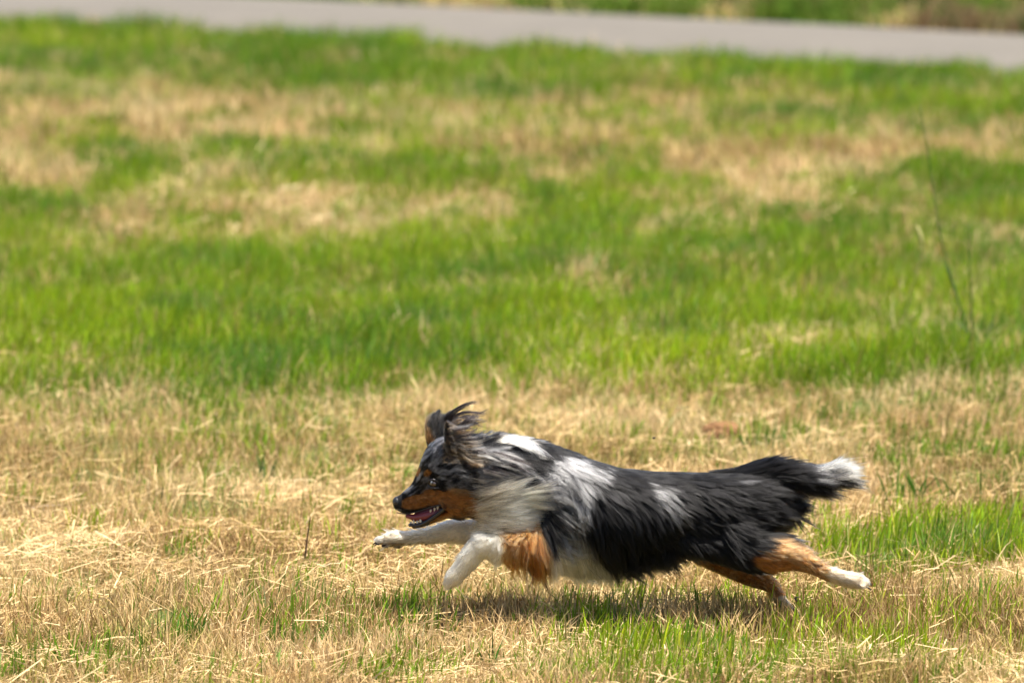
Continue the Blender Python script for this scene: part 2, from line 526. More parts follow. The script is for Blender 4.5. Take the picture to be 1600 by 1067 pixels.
# ------------------------------------------------------------------ dog
def catmull(a, sub):
    a = np.asarray(a, float)
    p = np.concatenate([[2 * a[0] - a[1]], a, [2 * a[-1] - a[-2]]])
    o = []
    for i in range(1, len(p) - 2):
        for k in range(sub):
            t = k / sub
            o.append(0.5 * (2 * p[i] + (p[i + 1] - p[i - 1]) * t + (2 * p[i - 1] - 5 * p[i] + 4 * p[i + 1] - p[i + 2]) * t * t + (3 * p[i] - p[i - 1] - 3 * p[i + 1] + p[i + 2]) * t ** 3))
    o.append(p[-2])
    return np.array(o)


def skin_rings(bm, rings):
    """rings: list of (n,3) world arrays -> closed loft"""
    vr = [[bm.verts.new(Vector(p)) for p in r] for r in rings]
    n = len(vr[0])
    for a, b_ in zip(vr[:-1], vr[1:]):
        for i in range(n):
            j = (i + 1) % n
            bm.faces.new((a[i], a[j], b_[j], b_[i]))
    bm.faces.new(list(reversed(vr[0]))); bm.faces.new(vr[-1])


def loft(bm, secs, sub=4, n=24, cap=True):
    """secs rows: top px,py, bottom px,py, half width, w centre, squareness"""
    s = catmull(secs, sub)
    if cap:
        def shrink(row, nxt, f, push):
            r = row.copy(); c = (row[0:2] + row[2:4]) / 2; h = (row[2:4] - row[0:2]) / 2
            cn = (nxt[0:2] + nxt[2:4]) / 2
            d = (c - cn); d /= (np.linalg.norm(d) + 1e-6)
            c2 = c + d * push
            r[0:2] = c2 - h * f; r[2:4] = c2 + h * f; r[4] = row[4] * f
            return r
        def caps(row, nxt):
            hh = min(np.linalg.norm(row[2:4] - row[0:2]) / 2, row[4]) * 0.6
            return [shrink(row, nxt, math.cos(a), hh * math.sin(a)) for a in (1.45, 1.1, 0.6)]
        s = np.array(caps(s[0], s[1]) + list(s) + list(reversed(caps(s[-1], s[-2]))))
    rings = []
    th = np.linspace(0, 2 * math.pi, n, endpoint=False)
    for r in s:
        c = (r[0:2] + r[2:4]) / 2; h = (r[0:2] - r[2:4]) / 2
        cs, sn = np.cos(th), np.sin(th)
        e = r[6]
        cs2 = np.sign(cs) * np.abs(cs) ** e; sn2 = np.sign(sn) * np.abs(sn) ** e
        rings.append(P(c[0] + h[0] * cs2, c[1] + h[1] * cs2, r[5] + r[4] * sn2))
    skin_rings(bm, rings)


def limb(bm, pts, sub=4, n=14):
    """pts rows: px, py, w, radius (dog pixels)"""
    s = catmull(pts, sub)
    c = P(s[:, 0], s[:, 1], s[:, 2]); r = s[:, 3] / PXM
    t = np.gradient(c, axis=0); t /= np.linalg.norm(t, axis=1)[:, None]
    rows = []
    for a in (1.45, 1.1, 0.6):
        rows.append((c[0] - t[0] * r[0] * math.sin(a), r[0] * math.cos(a), t[0]))
    rows += [(c[i], r[i], t[i]) for i in range(len(c))]
    for a in (0.6, 1.1, 1.45):
        rows.append((c[-1] + t[-1] * r[-1] * math.sin(a), r[-1] * math.cos(a), t[-1]))
    th = np.linspace(0, 2 * math.pi, n, endpoint=False)
    rings = []
    up = np.array([0, -1.0, 0.02])
    for (cc, rr, tt) in rows:
        u = np.cross(tt, up); u /= np.linalg.norm(u); v = np.cross(tt, u)
        rings.append(cc + rr * (np.cos(th)[:, None] * u + np.sin(th)[:, None] * v))
    skin_rings(bm, rings)


def ball(bm, px, py, w, rx, ry, rw, rot=0.0, nu=16, nv=10):
    c = P(px, py, w)
    rings = []
    th = np.linspace(0, 2 * math.pi, nu, endpoint=False)
    for k in range(nv + 1):
        a = -math.pi / 2 + math.pi * (k + 0.02) / (nv + 0.04)
        x = np.full(nu, math.sin(a) * rx); y = math.cos(a) * ry * np.cos(th); z = math.cos(a) * rw * np.sin(th)
        xx = x * math.cos(rot) - y * math.sin(rot); yy = x * math.sin(rot) + y * math.cos(rot)
        rings.append(c + np.stack([xx, -z, -yy], -1) / PXM)
    skin_rings(bm, rings)


def bm_mesh(name, bm):
    bmesh.ops.recalc_face_normals(bm, faces=bm.faces)
    me = bpy.data.meshes.new(name)
    bm.to_mesh(me); bm.free()
    for p in me.polygons: p.use_smooth = True
    return me


# ---- body: lofted trunk, neck, head, jaw, tail, ears and tapered limbs, fused into one surface
bm = bmesh.new()
loft(bm, [  # trunk, rump to neck
    (1212, 766, 1212, 808, 22, 0, 1), (1185, 747, 1192, 840, 48, 0, 1), (1140, 740, 1150, 852, 59, 0, 1), (1080, 739, 1082, 850, 60, 0, 1),
    (1020, 737, 1022, 857, 66, 0, 1), (960, 731, 962, 869, 72, 0, 1), (912, 716, 916, 873, 73, 0, 1), (868, 699, 876, 870, 68, 0, 1),
    (825, 687, 828, 850, 57, 2, 1), (780, 682, 778, 826, 48, 4, 1), (742, 687, 738, 808, 43, 5, 1)])
loft(bm, [  # skull and upper jaw
    (755, 692, 752, 802, 42, 5, .95), (728, 682, 730, 806, 43, 5, .95), (703, 684, 708, 803, 42, 6, .95), (679, 690, 692, 797, 38, 6, .95),
    (663, 708, 680, 794, 31, 6, .95), (652, 736, 667, 795, 21, 5, .9), (643, 756, 655, 799, 16, 4, .85), (633, 765.5, 641, 802, 14, 3, .85),
    (624, 773, 629, 801, 11, 2, .9), (617, 777, 620, 797, 8.5, 2, 1)], sub=5)
loft(bm, [  # lower jaw
    (716, 786, 712, 811, 31, 5, 1), (697, 794, 696, 809, 23, 5, 1), (682, 803, 681, 815, 15, 5, 1), (664, 811, 665, 821, 11.5, 4, 1), (650, 816, 651, 824, 9.5, 4, 1), (643, 817.5, 643, 823, 7.5, 4, 1)], sub=4)
# brow ridge and cheeks
ball(bm, 667, 743, 25, 8, 6, 6); ball(bm, 657, 741, -14, 7, 7, 6); ball(bm, 706, 782, 30, 20, 16, 12); ball(bm, 706, 782, -20, 20, 16, 12)
# far and near ear: thick folded leaves
limb(bm, [(686, 706, -24, 13), (680, 684, -27, 13), (679, 664, -28, 10), (683, 650, -27, 5)])
limb(bm, [(692, 700, -18, 12), (694, 680, -18, 10), (690, 660, -22, 6)])
limb(bm, [(708, 712, 34, 9), (703, 690, 38, 8), (699, 670, 40, 5), (697.5, 659, 40, 2.6)])
limb(bm, [(722, 722, 36, 9), (716, 700, 38, 8), (707, 678, 38, 5.5), (699, 662, 39, 2.6)])
limb(bm, [(730, 716, 28, 8), (722, 694, 29, 7), (712, 676, 32, 5), (702, 664, 36, 3)])
ball(bm, 1092, 806, 24, 56, 40, 38, .15); ball(bm, 1080, 812, -20, 50, 38, 34, .15)
limb(bm, [(1035, 828, 30, 16), (1075, 838, 36, 20), (1120, 850, 42, 24), (1165, 866, 46, 24)])
# tail core
limb(bm, [(1125, 764, 0, 24), (1165, 754, 0, 24), (1195, 745, 0, 20), (1230, 745, 2, 16), (1265, 748, 4, 12), (1295, 748, 5, 8), (1312, 747, 6, 5)])
# near front leg
limb(bm, [(868, 775, 24, 44), (858, 822, 40, 31), (836, 850, 54, 23), (800, 850, 54, 19), (768, 849, 53, 17), (749, 853, 52, 16), (734, 870, 52, 15), (719, 889, 52, 13.5), (708, 902, 52, 13), (703, 909, 52, 9)])
# far front leg
limb(bm, [(840, 770, -22, 42), (795, 812, -42, 28), (750, 829, -44, 20), (706, 829, -46, 16.5), (676, 836, -47, 13), (650, 839, -48, 10.5), (626, 841, -48, 12), (609, 842, -48, 12), (599, 843, -48, 8)])
# near hind leg
limb(bm, [(1140, 792, 12, 42), (1142, 828, 28, 40), (1165, 853, 40, 33), (1205, 863, 46, 28), (1240, 870, 45, 21), (1268, 883, 44, 13.5), (1292, 894, 44, 11.5), (1318, 903, 44, 12), (1336, 907, 44, 12.5), (1346, 911, 44, 8)])
# far hind leg
limb(bm, [(1110, 800, -12, 42), (1100, 845, -38, 33), (1135, 878, -42, 21), (1172, 899, -43, 16.5), (1201, 911, -43, 13), (1212, 926, -43, 10), (1222, 941, -43, 10), (1232, 952, -43, 9.5), (1240, 957, -43, 6)])
# toes
for (x, y, w, r) in [(704, 909, 60, 5.5), (700, 907, 55, 5.8), (700, 907, 48, 5.8), (705, 911, 43, 5.5), (596, 845, -40, 5.5), (593, 843, -45.5, 5.5), (593, 842, -51, 5.5), (597, 845, -56, 5.2),
                     (1346, 915, 53, 5.5), (1351, 910, 48, 5.5), (1351, 906, 42, 5.5), (1345, 901, 37, 5), (1240, 960, -35, 5), (1244, 957, -41, 5), (1243, 954, -47, 5), (1238, 956, -52, 4.5)]:
    ball(bm, x, y, w, r * 1.2, r, r * 0.85, nu=10, nv=6)

proto = link('body_shell', bm_mesh('body_shell', bm))
md = proto.modifiers.new('remesh', 'REMESH'); md.mode = 'VOXEL'; md.voxel_size = 0.0036; md.use_smooth_shade = True
md = proto.modifiers.new('smooth', 'SMOOTH'); md.factor = 0.5; md.iterations = 9
dg = bpy.context.evaluated_depsgraph_get()
body_me = bpy.data.meshes.new_from_object(proto.evaluated_get(dg))
bpy.data.objects.remove(proto)
body_me.name = 'body'

bv = np.zeros(len(body_me.vertices) * 3, np.float32); body_me.vertices.foreach_get('co', bv); bv = bv.reshape(-1, 3).astype(float)
body_me.calc_loop_triangles()
tri = np.zeros(len(body_me.loop_triangles) * 3, np.int32); body_me.loop_triangles.foreach_get('vertices', tri); tri = tri.reshape(-1, 3)
vn = np.zeros(len(body_me.vertices) * 3, np.float32); body_me.vertices.foreach_get('normal', vn); vn = vn.reshape(-1, 3).astype(float)


def wof(p):
    return (YD - p[..., 1]) * PXM


# ---- coat: direction, length and lift of the hair, given at control points
CTRL = np.array([
    # px, py, dx, dy, length, lift   (near side, trunk, head)
    (618, 780, 0.6, -.4, 2, .1), (632, 770, .8, -.6, 3, .1), (645, 757, .7, -.7, 3, .12), (630, 792, .9, .1, 3, .1), (652, 785, 1, 0, 4, .1), (655, 740, .5, -.85, 4, .15), (662, 722, .55, -.8, 6, .2),
    (672, 705, .7, -.7, 10, .25), (685, 692, .8, -.5, 14, .3), (676, 740, .8, -.5, 5, .15), (690, 725, .9, -.2, 10, .2), (680, 772, 1, .1, 6, .12), (700, 770, 1, .1, 12, .18), (700, 800, 1, .2, 10, .2), (665, 818, .9, .1, 4, .1), (690, 808, .95, .2, 8, .15),
    (715, 740, .95, .2, 22, .25), (725, 775, 1, .12, 28, .28), (730, 805, .95, .2, 26, .3),
    (740, 700, .9, .05, 30, .35), (760, 690, .95, .1, 28, .35), (755, 730, .9, .3, 34, .28), (770, 760, .93, .25, 44, .28), (760, 795, .98, .05, 50, .32), (765, 820, .95, .1, 46, .35),
    (800, 690, 0.95, 0.2, 34.8, 0.2), (810, 720, 0.85, 0.45, 49.3, 0.2), (800, 775, 0.98, -0.12, 81.2, 0.272), (805, 815, 0.95, 0.15, 78.3, 0.304), (790, 832, 0.9, 0.3, 43.5, 0.24),
    (850, 700, 0.9, 0.35, 34.8, 0.16), (850, 740, 0.62, 0.78, 52.2, 0.176), (845, 790, 0.75, 0.5, 66.7, 0.224), (850, 830, 0.5, 0.8, 63.8, 0.24),
    (900, 710, 0.75, 0.65, 37.7, 0.144), (895, 760, 0.32, 0.95, 58, 0.176), (890, 820, 0.35, 0.93, 75.4, 0.224), (880, 865, 0.45, 0.9, 66.7, 0.24), (840, 862, 0.3, 0.95, 58, 0.24),
    (940, 730, 0.65, 0.75, 40.6, 0.12), (940, 780, 0.38, 0.92, 58, 0.16), (940, 840, 0.32, 0.95, 75.4, 0.208), (935, 872, 0.5, 0.85, 63.8, 0.24),
    (1000, 742, 0.95, 0.3, 34.8, 0.08), (1000, 790, 0.52, 0.85, 55.1, 0.128), (1000, 850, 0.5, 0.85, 69.6, 0.2), (1010, 866, 0.55, 0.8, 58, 0.24),
    (1060, 745, 0.97, 0.2, 31.9, 0.08), (1060, 790, 0.75, 0.6, 49.3, 0.112), (1055, 845, 0.75, 0.6, 49.3, 0.16), (1085, 850, 0.85, 0.45, 31.9, 0.12),
    (1110, 746, 0.98, 0.1, 34.8, 0.096), (1110, 790, 0.9, 0.42, 58, 0.128), (1110, 835, 0.88, 0.45, 58, 0.144), (1165, 800, 0.98, 0.15, 50, 0.176), (1180, 845, 0.95, 0.2, 45, 0.2), (1150, 870, 0.95, 0.3, 25, 0.12),
    (1150, 742, 0.95, -0.3, 42.5, 0.24), (1180, 730, 0.95, -0.32, 50, 0.28), (1205, 790, 0.99, 0.05, 62.5, 0.28), (1205, 825, 0.98, 0.1, 52.5, 0.28), (1200, 760, 0.97, 0.15, 55, 0.24),
    (1215, 730, 0.97, -0.2, 52.5, 0.256), (1215, 765, 0.97, 0.2, 60, 0.256), (1250, 732, 0.98, -0.2, 60, 0.256), (1250, 765, 0.96, 0.3, 62.5, 0.28), (1290, 740, 0.97, -0.22, 57.5, 0.24), (1290, 758, 0.97, 0.2, 57.5, 0.256), (1312, 747, 1, -0.02, 50, 0.2),
    (1230, 850, .9, .2, 24, .3), (1220, 880, .95, .3, 12, .15), (1260, 870, .85, .35, 16, .25), (1262, 890, .9, .35, 8, .12), (1290, 893, .9, .4, 10, .2), (1320, 902, .95, .3, 8, .2), (1345, 908, .95, .2, 6, .15),
    (830, 850, .05, 1, 26, .3), (800, 862, -.05, 1, 26, .3), (800, 842, -.7, .55, 13, .22), (770, 845, -.8, .5, 12, .2), (748, 845, -.7, .7, 11, .2), (725, 878, -.45, .9, 11, .2), (705, 905, -.4, .9, 7, .16), (760, 864, -.2, .95, 14, .2)])
CTRL_FF = np.array([(800, 805, -.9, .3, 16, .15), (740, 825, -.95, .2, 13, .18), (700, 828, -.97, .25, 12, .18), (660, 838, -1, .15, 9, .16), (625, 842, -1, .05, 7, .15), (600, 843, -1, .05, 5, .15), (720, 846, -.6, .6, 12, .2)])
CTRL_FH = np.array([(1085, 850, .8, .5, 20, .12), (1110, 868, .85, .5, 12, .1), (1150, 890, .85, .5, 8, .1), (1190, 910, .8, .55, 6, .1), (1212, 925, .4, .9, 6, .12), (1222, 940, .45, .9, 5, .12), (1238, 956, .8, .5, 4, .1), (1222, 915, .7, .6, 12, .25)])


def idw(c, px, py, power=3.2):
    d = np.hypot(px[:, None] - c[None, :, 0], py[:, None] - c[None, :, 1]) + 1.5
    wgt = d ** -power
    wgt /= wgt.sum(1)[:, None]
    return wgt @ c[:, 2:]


def regions(px, py, w):
    ff = (w < -24) & (py > 806) & (px < 790)
    fh = (w < -8) & (px > 1065) & (py > 846)
    ear_n = (w > 24) & (px > 690) & (px < 738) & (py < 724) & (px + (py - 660) * 0.1 > 690) & (w > 27)
    ear_f = (w < -6) & (px > 655) & (px < 704) & (py < 692)
    return ff, fh, ear_n, ear_f


def hair_field(px, py, w):
    f = idw(CTRL, px, py)
    ff, fh, en, ef = regions(px, py, w)
    if ff.any(): f[ff] = idw(CTRL_FF, px[ff], py[ff])
    if fh.any(): f[fh] = idw(CTRL_FH, px[fh], py[fh])
    if en.any():
        f[en] = np.array([.9, .12, 20, .3]); f[en, 2] = np.interp(px[en], [696, 706, 716, 730], [4, 12, 26, 40]); f[en, 1] = np.interp(py[en], [660, 690, 720], [-.35, -.05, .12])
    if ef.any():
        f[ef] = np.array([.25, -1, 14, .2]); f[ef, 0] = np.interp(px[ef], [664, 680, 700], [-.12, .2, .75])
        f[ef, 2] = np.interp(py[ef], [645, 665, 692], [9, 14, 14])
    d = f[:, :2] / (np.linalg.norm(f[:, :2], axis=1)[:, None] + 1e-6)
    return d, f[:, 2], f[:, 3]


BLACK = (0.0032, 0.0031, 0.0036)
GREY = (0.145, 0.145, 0.15)
SILVER = (0.21, 0.21, 0.215)
WHITE = (0.84, 0.77, 0.64)
CREAM = (0.92, 0.80, 0.54)
TAN = (0.215, 0.088, 0.022)
TANL = (0.30, 0.165, 0.07)
BROWN = (0.10, 0.055, 0.025)

# colour patches of the coat, with some sheen painted in: cx, cy, rx, ry, rotation (deg), strength, colour, softness
PATCH = [
    # head: blue merle cap, tan cheeks and brows
    (690, 705, 34, 30, 0, .62, GREY, .5), (668, 712, 10, 14, 20, .6, BLACK, .5), (705, 703, 5, 16, 25, .85, SILVER, .5), (687, 736, 22, 7, 15, .75, GREY, .5), (690, 747, 14, 4, 10, .7, SILVER, .6), (676, 724, 13, 7, -30, .6, SILVER, .6), (655, 745, 3.5, 14, 30, .75, SILVER, .5), (640, 762, 13, 3, -36, .65, SILVER, .6),
    (668, 739, 7.5, 6.5, -30, 1.0, TAN, .6), (653, 737, 4, 8, 20, 1.2, TAN, .3),
    (652, 784, 29, 12, -10, 1.4, TAN, .4), (690, 778, 36, 17, 8, 1.3, TAN, .5), (720, 790, 36, 22, 8, 1.25, TAN, .6), (700, 790, 30, 8, 10, .7, BROWN, .9), (640, 790, 12, 6, 0, .5, BROWN, .9), (715, 768, 36, 8, 8, .6, TANL, .6), (690, 808, 26, 6, -20, 1.3, TAN, .3), (665, 777, 20, 3, -14, .7, TANL, .6),
    (622, 797, 8, 3.5, 0, .9, GREY, .5), (655, 819, 14, 5, -12, 1.5, BLACK, .2), (657, 768, 10, 3, -30, .8, BLACK, .5),
    (678, 757, 13, 9, 10, 1.4, BLACK, .3), (692, 764, 9, 5, 20, .9, BLACK, .5),
    # behind the ear and neck
    (745, 720, 26, 14, 10, .8, (0.17, 0.12, 0.075), .6), (765, 722, 26, 20, 20, .55, GREY, .7), (740, 752, 34, 6, 14, 1.3, BLACK, .4), (775, 748, 36, 20, 30, 1.0, GREY, .6), (770, 706, 34, 14, 8, .85, GREY, .7), (815, 735, 30, 18, 25, .8, GREY, .7), (790, 742, 30, 6, 30, .6, SILVER, .8), (754, 764, 20, 9, 30, .7, (0.19, 0.16, 0.12), .7),
    (806, 688, 42, 11, 8, 1.1, WHITE, .9), (835, 708, 15, 18, 30, .7, (0.5, .48, .44), .8), (790, 700, 36, 10, 12, .6, SILVER, .9), (795, 720, 34, 18, 30, .75, GREY, .6), (846, 728, 18, 16, 10, 1.2, BLACK, .4),
    (742, 800, 24, 13, 15, .8, TANL, .7), (796, 800, 50, 26, -10, 1.6, CREAM, .45), (818, 780, 36, 18, -24, 1.25, CREAM, .6), (768, 818, 26, 12, 0, 1.0, CREAM, .6), (775, 827, 44, 11, 0, 1.3, CREAM, .3), (822, 818, 34, 14, 0, 1.0, CREAM, .8),
    (870, 760, 36, 60, 12, .95, GREY, .5), (905, 735, 30, 26, 30, .85, GREY, .6), (935, 738, 14, 14, 50, .7, GREY, .8), (905, 790, 20, 44, 10, .9, GREY, .5), (868, 800, 8, 40, 10, .9, BLACK, .5), (915, 705, 30, 8, 22, .8, BLACK, .5), (925, 775, 7, 34, 12, .7, SILVER, .6),  # shoulder merle; the small round grey patch paints in a sheen highlight
    (915, 750, 36, 46, 20, .75, GREY, .8), (945, 742, 10, 22, 35, .8, SILVER, .7), (960, 775, 18, 30, 15, .45, GREY, .9), (885, 735, 10, 40, 30, .8, SILVER, .7), (900, 790, 7, 46, 12, .8, SILVER, .7), (885, 830, 8, 40, 15, .7, SILVER, .7), (935, 760, 8, 36, 25, .6, GREY, .8), (950, 800, 10, 40, 15, .35, GREY, .9), (900, 850, 34, 24, 20, .85, GREY, .5), (895, 884, 48, 26, 4, 1.5, (0.52, 0.47, 0.39), .5), (935, 888, 26, 18, 0, 1.0, (0.36, 0.33, 0.28), .6),
    (1042, 782, 26, 38, -28, .8, GREY, .8), (1020, 765, 6, 26, -30, .8, SILVER, .8), (1062, 800, 6, 24, -35, .7, SILVER, .8), (1085, 775, 14, 26, -40, .35, GREY, .9), (1046, 790, 8, 26, -25, .6, SILVER, .8), (1058, 800, 24, 20, -30, .6, GREY, .7), (1030, 760, 20, 10, 10, .4, GREY, .8), (1105, 765, 30, 14, 20, .35, GREY, .8), (975, 760, 16, 30, -20, .25, GREY, .8),  # flank merle; the faint grey on the upper flank includes painted sheen
    
    # legs
    (812, 850, 40, 40, 0, 1.6, TANL, .2), (835, 862, 26, 20, 0, 1.4, TAN, .3), (852, 836, 18, 8, 20, .8, BLACK, .7), (842, 880, 20, 22, 0, 1.2, TAN, .5),
    
    (1228, 868, 44, 30, 20, 1.5, TANL, .6), (1215, 886, 50, 16, 18, 1.4, TAN, .6), (1275, 872, 26, 14, 20, 1.5, TANL, .3), (1205, 868, 20, 24, 0, .6, BROWN, .9), (1282, 890, 30, 14, 20, 1.6, TANL, .2), (1274, 881, 10, 4, 25, .6, BROWN, .6), (1330, 906, 44, 26, 20, 1.5, (0.52, 0.41, 0.28), .5),
    (1165, 845, 48, 26, 0, 1.4, BLACK, .5),
    # tail
    (1275, 730, 26, 10, 0, .6, SILVER, .8), (1290, 748, 28, 16, 0, .7, SILVER, .8), (1324, 742, 28, 24, -10, .85, (0.66, 0.60, 0.50), .9), (1300, 768, 26, 10, 20, .5, GREY, .7), (1240, 724, 16, 5, 0, .5, SILVER, .6)]


def coat_color(px, py, w, noise, rnd):
    n = len(px)
    c = np.tile(np.array(BLACK), (n, 1))
    c *= (0.6 + 1.3 * rnd)[:, None]
    c[:] += (np.array([0.03, 0.03, 0.032]) * (noise[:, None] > 0.86))
    thr = 0.15 + 0.55 * noise + 0.25 * rnd

    def lay(cc, prob, soft):
        a = smooth(-0.16, 0.24, prob - thr * (0.35 + soft))[:, None] * (prob > 0.01)[:, None]
        c[:] = c * (1 - a) + np.asarray(cc)[None] * (0.75 + 0.5 * rnd)[:, None] * a
    for (cx, cy, rx, ry, rot, st, col, soft) in PATCH:
        a = math.radians(rot)
        dx, dy = px - cx, py - cy
        u = (dx * math.cos(a) + dy * math.sin(a)) / rx; v = (-dx * math.sin(a) + dy * math.cos(a)) / ry
        d = np.hypot(u, v)
        lay(col, st * (1 - smooth(0.45 - 0.2 * soft, 1.15 + 0.25 * soft, d)), soft)
    # streaky merle mottling of the cap and bridge
    hx = px - 690 + (py - 730) * .15; a = math.radians(-38)
    s_ = vnoise((hx * math.cos(a) + (py - 730) * math.sin(a)), (-hx * math.sin(a) + (py - 730) * math.cos(a)) * 3.2, 11, 83)
    m = smooth(.46, .70, s_ * .8 + noise * .2) * (px < 735) * (c[:, 0] < 0.2) * (np.abs(c[:, 0] - c[:, 2]) < .03) * (py < 775)
    c[:] = c * (1 - m * .85)[:, None] + np.array([[0.135, 0.135, 0.145]]) * (m * .85 * (.5 + rnd))[:, None]
    lw = (px + (noise - .5) * 14 < 786) & (py > 829) & (w > 12)
    c[lw] = (np.asarray((0.93, 0.83, 0.64))[None] * (0.55 + 0.45 * rnd + 0.3 * noise)[:, None])[lw]
    ff, fh, en, ef = regions(px, py, w)
    # far front leg: white, darker toward the bottom, brown beneath the foot
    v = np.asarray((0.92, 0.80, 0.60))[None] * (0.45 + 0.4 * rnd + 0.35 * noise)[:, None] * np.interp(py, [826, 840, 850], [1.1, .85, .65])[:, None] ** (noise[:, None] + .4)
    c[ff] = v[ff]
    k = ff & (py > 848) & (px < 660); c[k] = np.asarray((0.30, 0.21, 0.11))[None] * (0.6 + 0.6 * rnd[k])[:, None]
    # far hind leg: tan, white foot
    v = np.asarray(TAN)[None] * (0.8 + 0.5 * rnd)[:, None]; c[fh] = v[fh]
    k = fh & (noise > .55); c[k] = np.asarray(TANL) * 0.9
    k = fh & (py + (px - 1215) * .3 > 932); c[k] = (np.asarray((0.58, 0.48, 0.35))[None] * (0.6 + .5 * rnd)[:, None])[k]
    # ears
    k = en; c[k] = np.where((noise[k] + rnd[k] * .6 > 0.85)[:, None], np.asarray((0.17, 0.115, 0.06))[None], np.asarray((0.022, 0.018, 0.017))[None])
    k = ef; c[k] = np.where(((py[k] - 676) / 18 - (px[k] - 674) / 12 + noise[k] > .5)[:, None], np.asarray((0.26, 0.15, 0.08))[None], np.asarray((0.055, 0.052, 0.05))[None] * (0.5 + noise[k])[:, None])
    return np.clip(c, 0.003, 0.92)


# regions of bare skin: lips, mouth, nose, eyes, pads
def bare(px, py, w, nrm):
    gape = (py > np.interp(px, [616, 633, 651, 672, 685, 697], [800, 801.5, 798, 791.5, 789, 790])) & (py < np.interp(px, [638, 648, 666, 682, 697], [821, 822, 818, 806, 794])) & (px < 698) & (w > -26)
    nose = (px < 628) & (py < 793) & (px - 613 < 15 - (py - 783) * 0.1)
    eye = np.hypot((px - 676.5) / 7.5, (py - 755.5) / 5.8) < 1.0
    return gape, nose, eye & (w > 0)


bpx, bpy_ = project(bv)
bw = wof(bv)
cn = vnoise(bv[:, 0] + bv[:, 1] * 3, bv[:, 2] + bv[:, 1], 0.012, 81)
bcol = coat_color(bpx, bpy_, bw, cn, np.full(len(bv), 0.4))
ga, no_, ey = bare(bpx, bpy_, bw, vn)
bcol[ga] = (0.018, 0.010, 0.011)
bcol[no_] = (0.012, 0.012, 0.014)
bcol[ey] = (0.008, 0.007, 0.007)
bcol *= 0.7
m_skin, nt, out = nodes('undercoat')
b = N(nt, 'ShaderNodeBsdfPrincipled', Roughness=0.75)
b.inputs['Specular IOR Level'].default_value = 0.25
at = N(nt, 'ShaderNodeAttribute', attribute_name='Col')
nt.links.new(at.outputs['Color'], b.inputs['Base Color']); nt.links.new(b.outputs[0], out.inputs[0])
a = body_me.attributes.new('Col', 'FLOAT_COLOR', 'POINT')
c4 = np.ones((len(bv), 4), np.float32); c4[:, :3] = bcol
a.data.foreach_set('color', c4.ravel())
body_me.materials.clear()
for p in body_me.polygons: p.use_smooth = True

dog = bpy.data.objects.new('dog', None)
dog.empty_display_size = 0.2
scene.collection.objects.link(dog)
base = G(1000, 962)
dog.location = Vector((float(P(1000, 800)[0]), YD, 0.0))
bpy.context.view_layer.update()


def part(name, data, mat=None, parent=None):
    o = link(name, data, mat)
    o.parent = parent or dog
    o.matrix_parent_inverse = (parent or dog).matrix_world.inverted()
    return o


tag(dog, 'long-haired blue merle dog with tan and white markings galloping over the mown grass', 'dog')
body = part('body', body_me, m_skin)

# ---- hair strands
m_hair, nt, out = nodes('coat_hair')
hb = N(nt, 'ShaderNodeBsdfHairPrincipled')
hb.model = 'CHIANG'
hb.parametrization = 'COLOR'
hb.inputs['Roughness'].default_value = 0.30
hb.inputs['IOR'].default_value = 1.25
hb.inputs['Radial Roughness'].default_value = 0.45
hb.inputs['Coat'].default_value = 0.0
at = N(nt, 'ShaderNodeAttribute', attribute_name='Col')
nt.links.new(at.outputs['Color'], hb.inputs['Color']); nt.links.new(hb.outputs[0], out.inputs[0])


def curves_obj(name, pts, col, rad):
    """pts (n,k,3) strand points, col (n,3), rad (n,k)"""
    n, k, _ = pts.shape
    hc = bpy.data.hair_curves.new(name)
    hc.add_curves([k] * n)
    hc.attributes['position'].data.foreach_set('vector', np.ascontiguousarray(pts, np.float32).ravel())
    ra = hc.attributes.get('radius') or hc.attributes.new('radius', 'FLOAT', 'POINT')
    ra.data.foreach_set('value', np.ascontiguousarray(rad, np.float32).ravel())
    ca = hc.attributes.new('Col', 'FLOAT_COLOR', 'CURVE')
    c4 = np.ones((n, 4), np.float32); c4[:, :3] = col
    ca.data.foreach_set('color', c4.ravel())
    return part(name, hc, m_hair)


va, vb, vc = bv[tri[:, 0]], bv[tri[:, 1]], bv[tri[:, 2]]
area = np.linalg.norm(np.cross(vb - va, vc - va), axis=1) / 2
tc_ = (va + vb + vc) / 3
tpx, tpy = project(tc_); tw = wof(tc_)
tn = np.cross(vb - va, vc - va); tn /= (np.linalg.norm(tn, axis=1)[:, None] + 1e-9)
dens = area * np.where(tn[:, 1] > 0.45, 0.45, 1.0)
ff, fh, en, ef = regions(tpx, tpy, tw)
short = ff | fh | (tpx < 712) | (tpx > 1245) & (tpy > 860) | (tpx < 790) & (tpy > 828)
dens = dens * np.where(short, 2.6, 1.0)


def sample(n):
    i = R.choice(len(tri), n, p=dens / dens.sum())
    u, v = R.random(n), R.random(n)
    k = u + v > 1; u[k] = 1 - u[k]; v[k] = 1 - v[k]
    p = va[i] + (vb[i] - va[i]) * u[:, None] + (vc[i] - va[i]) * v[:, None]
    nn = vn[tri[i, 0]] * (1 - u - v)[:, None] + vn[tri[i, 1]] * u[:, None] + vn[tri[i, 2]] * v[:, None]
    nn /= np.linalg.norm(nn, axis=1)[:, None]
    px, py = project(p); w = wof(p)
    a_, b_, c_ = bare(px, py, w, nn)
    k = ~(a_ | b_ | c_)
    return p[k], nn[k], px[k], py[k], w[k]


K = 10


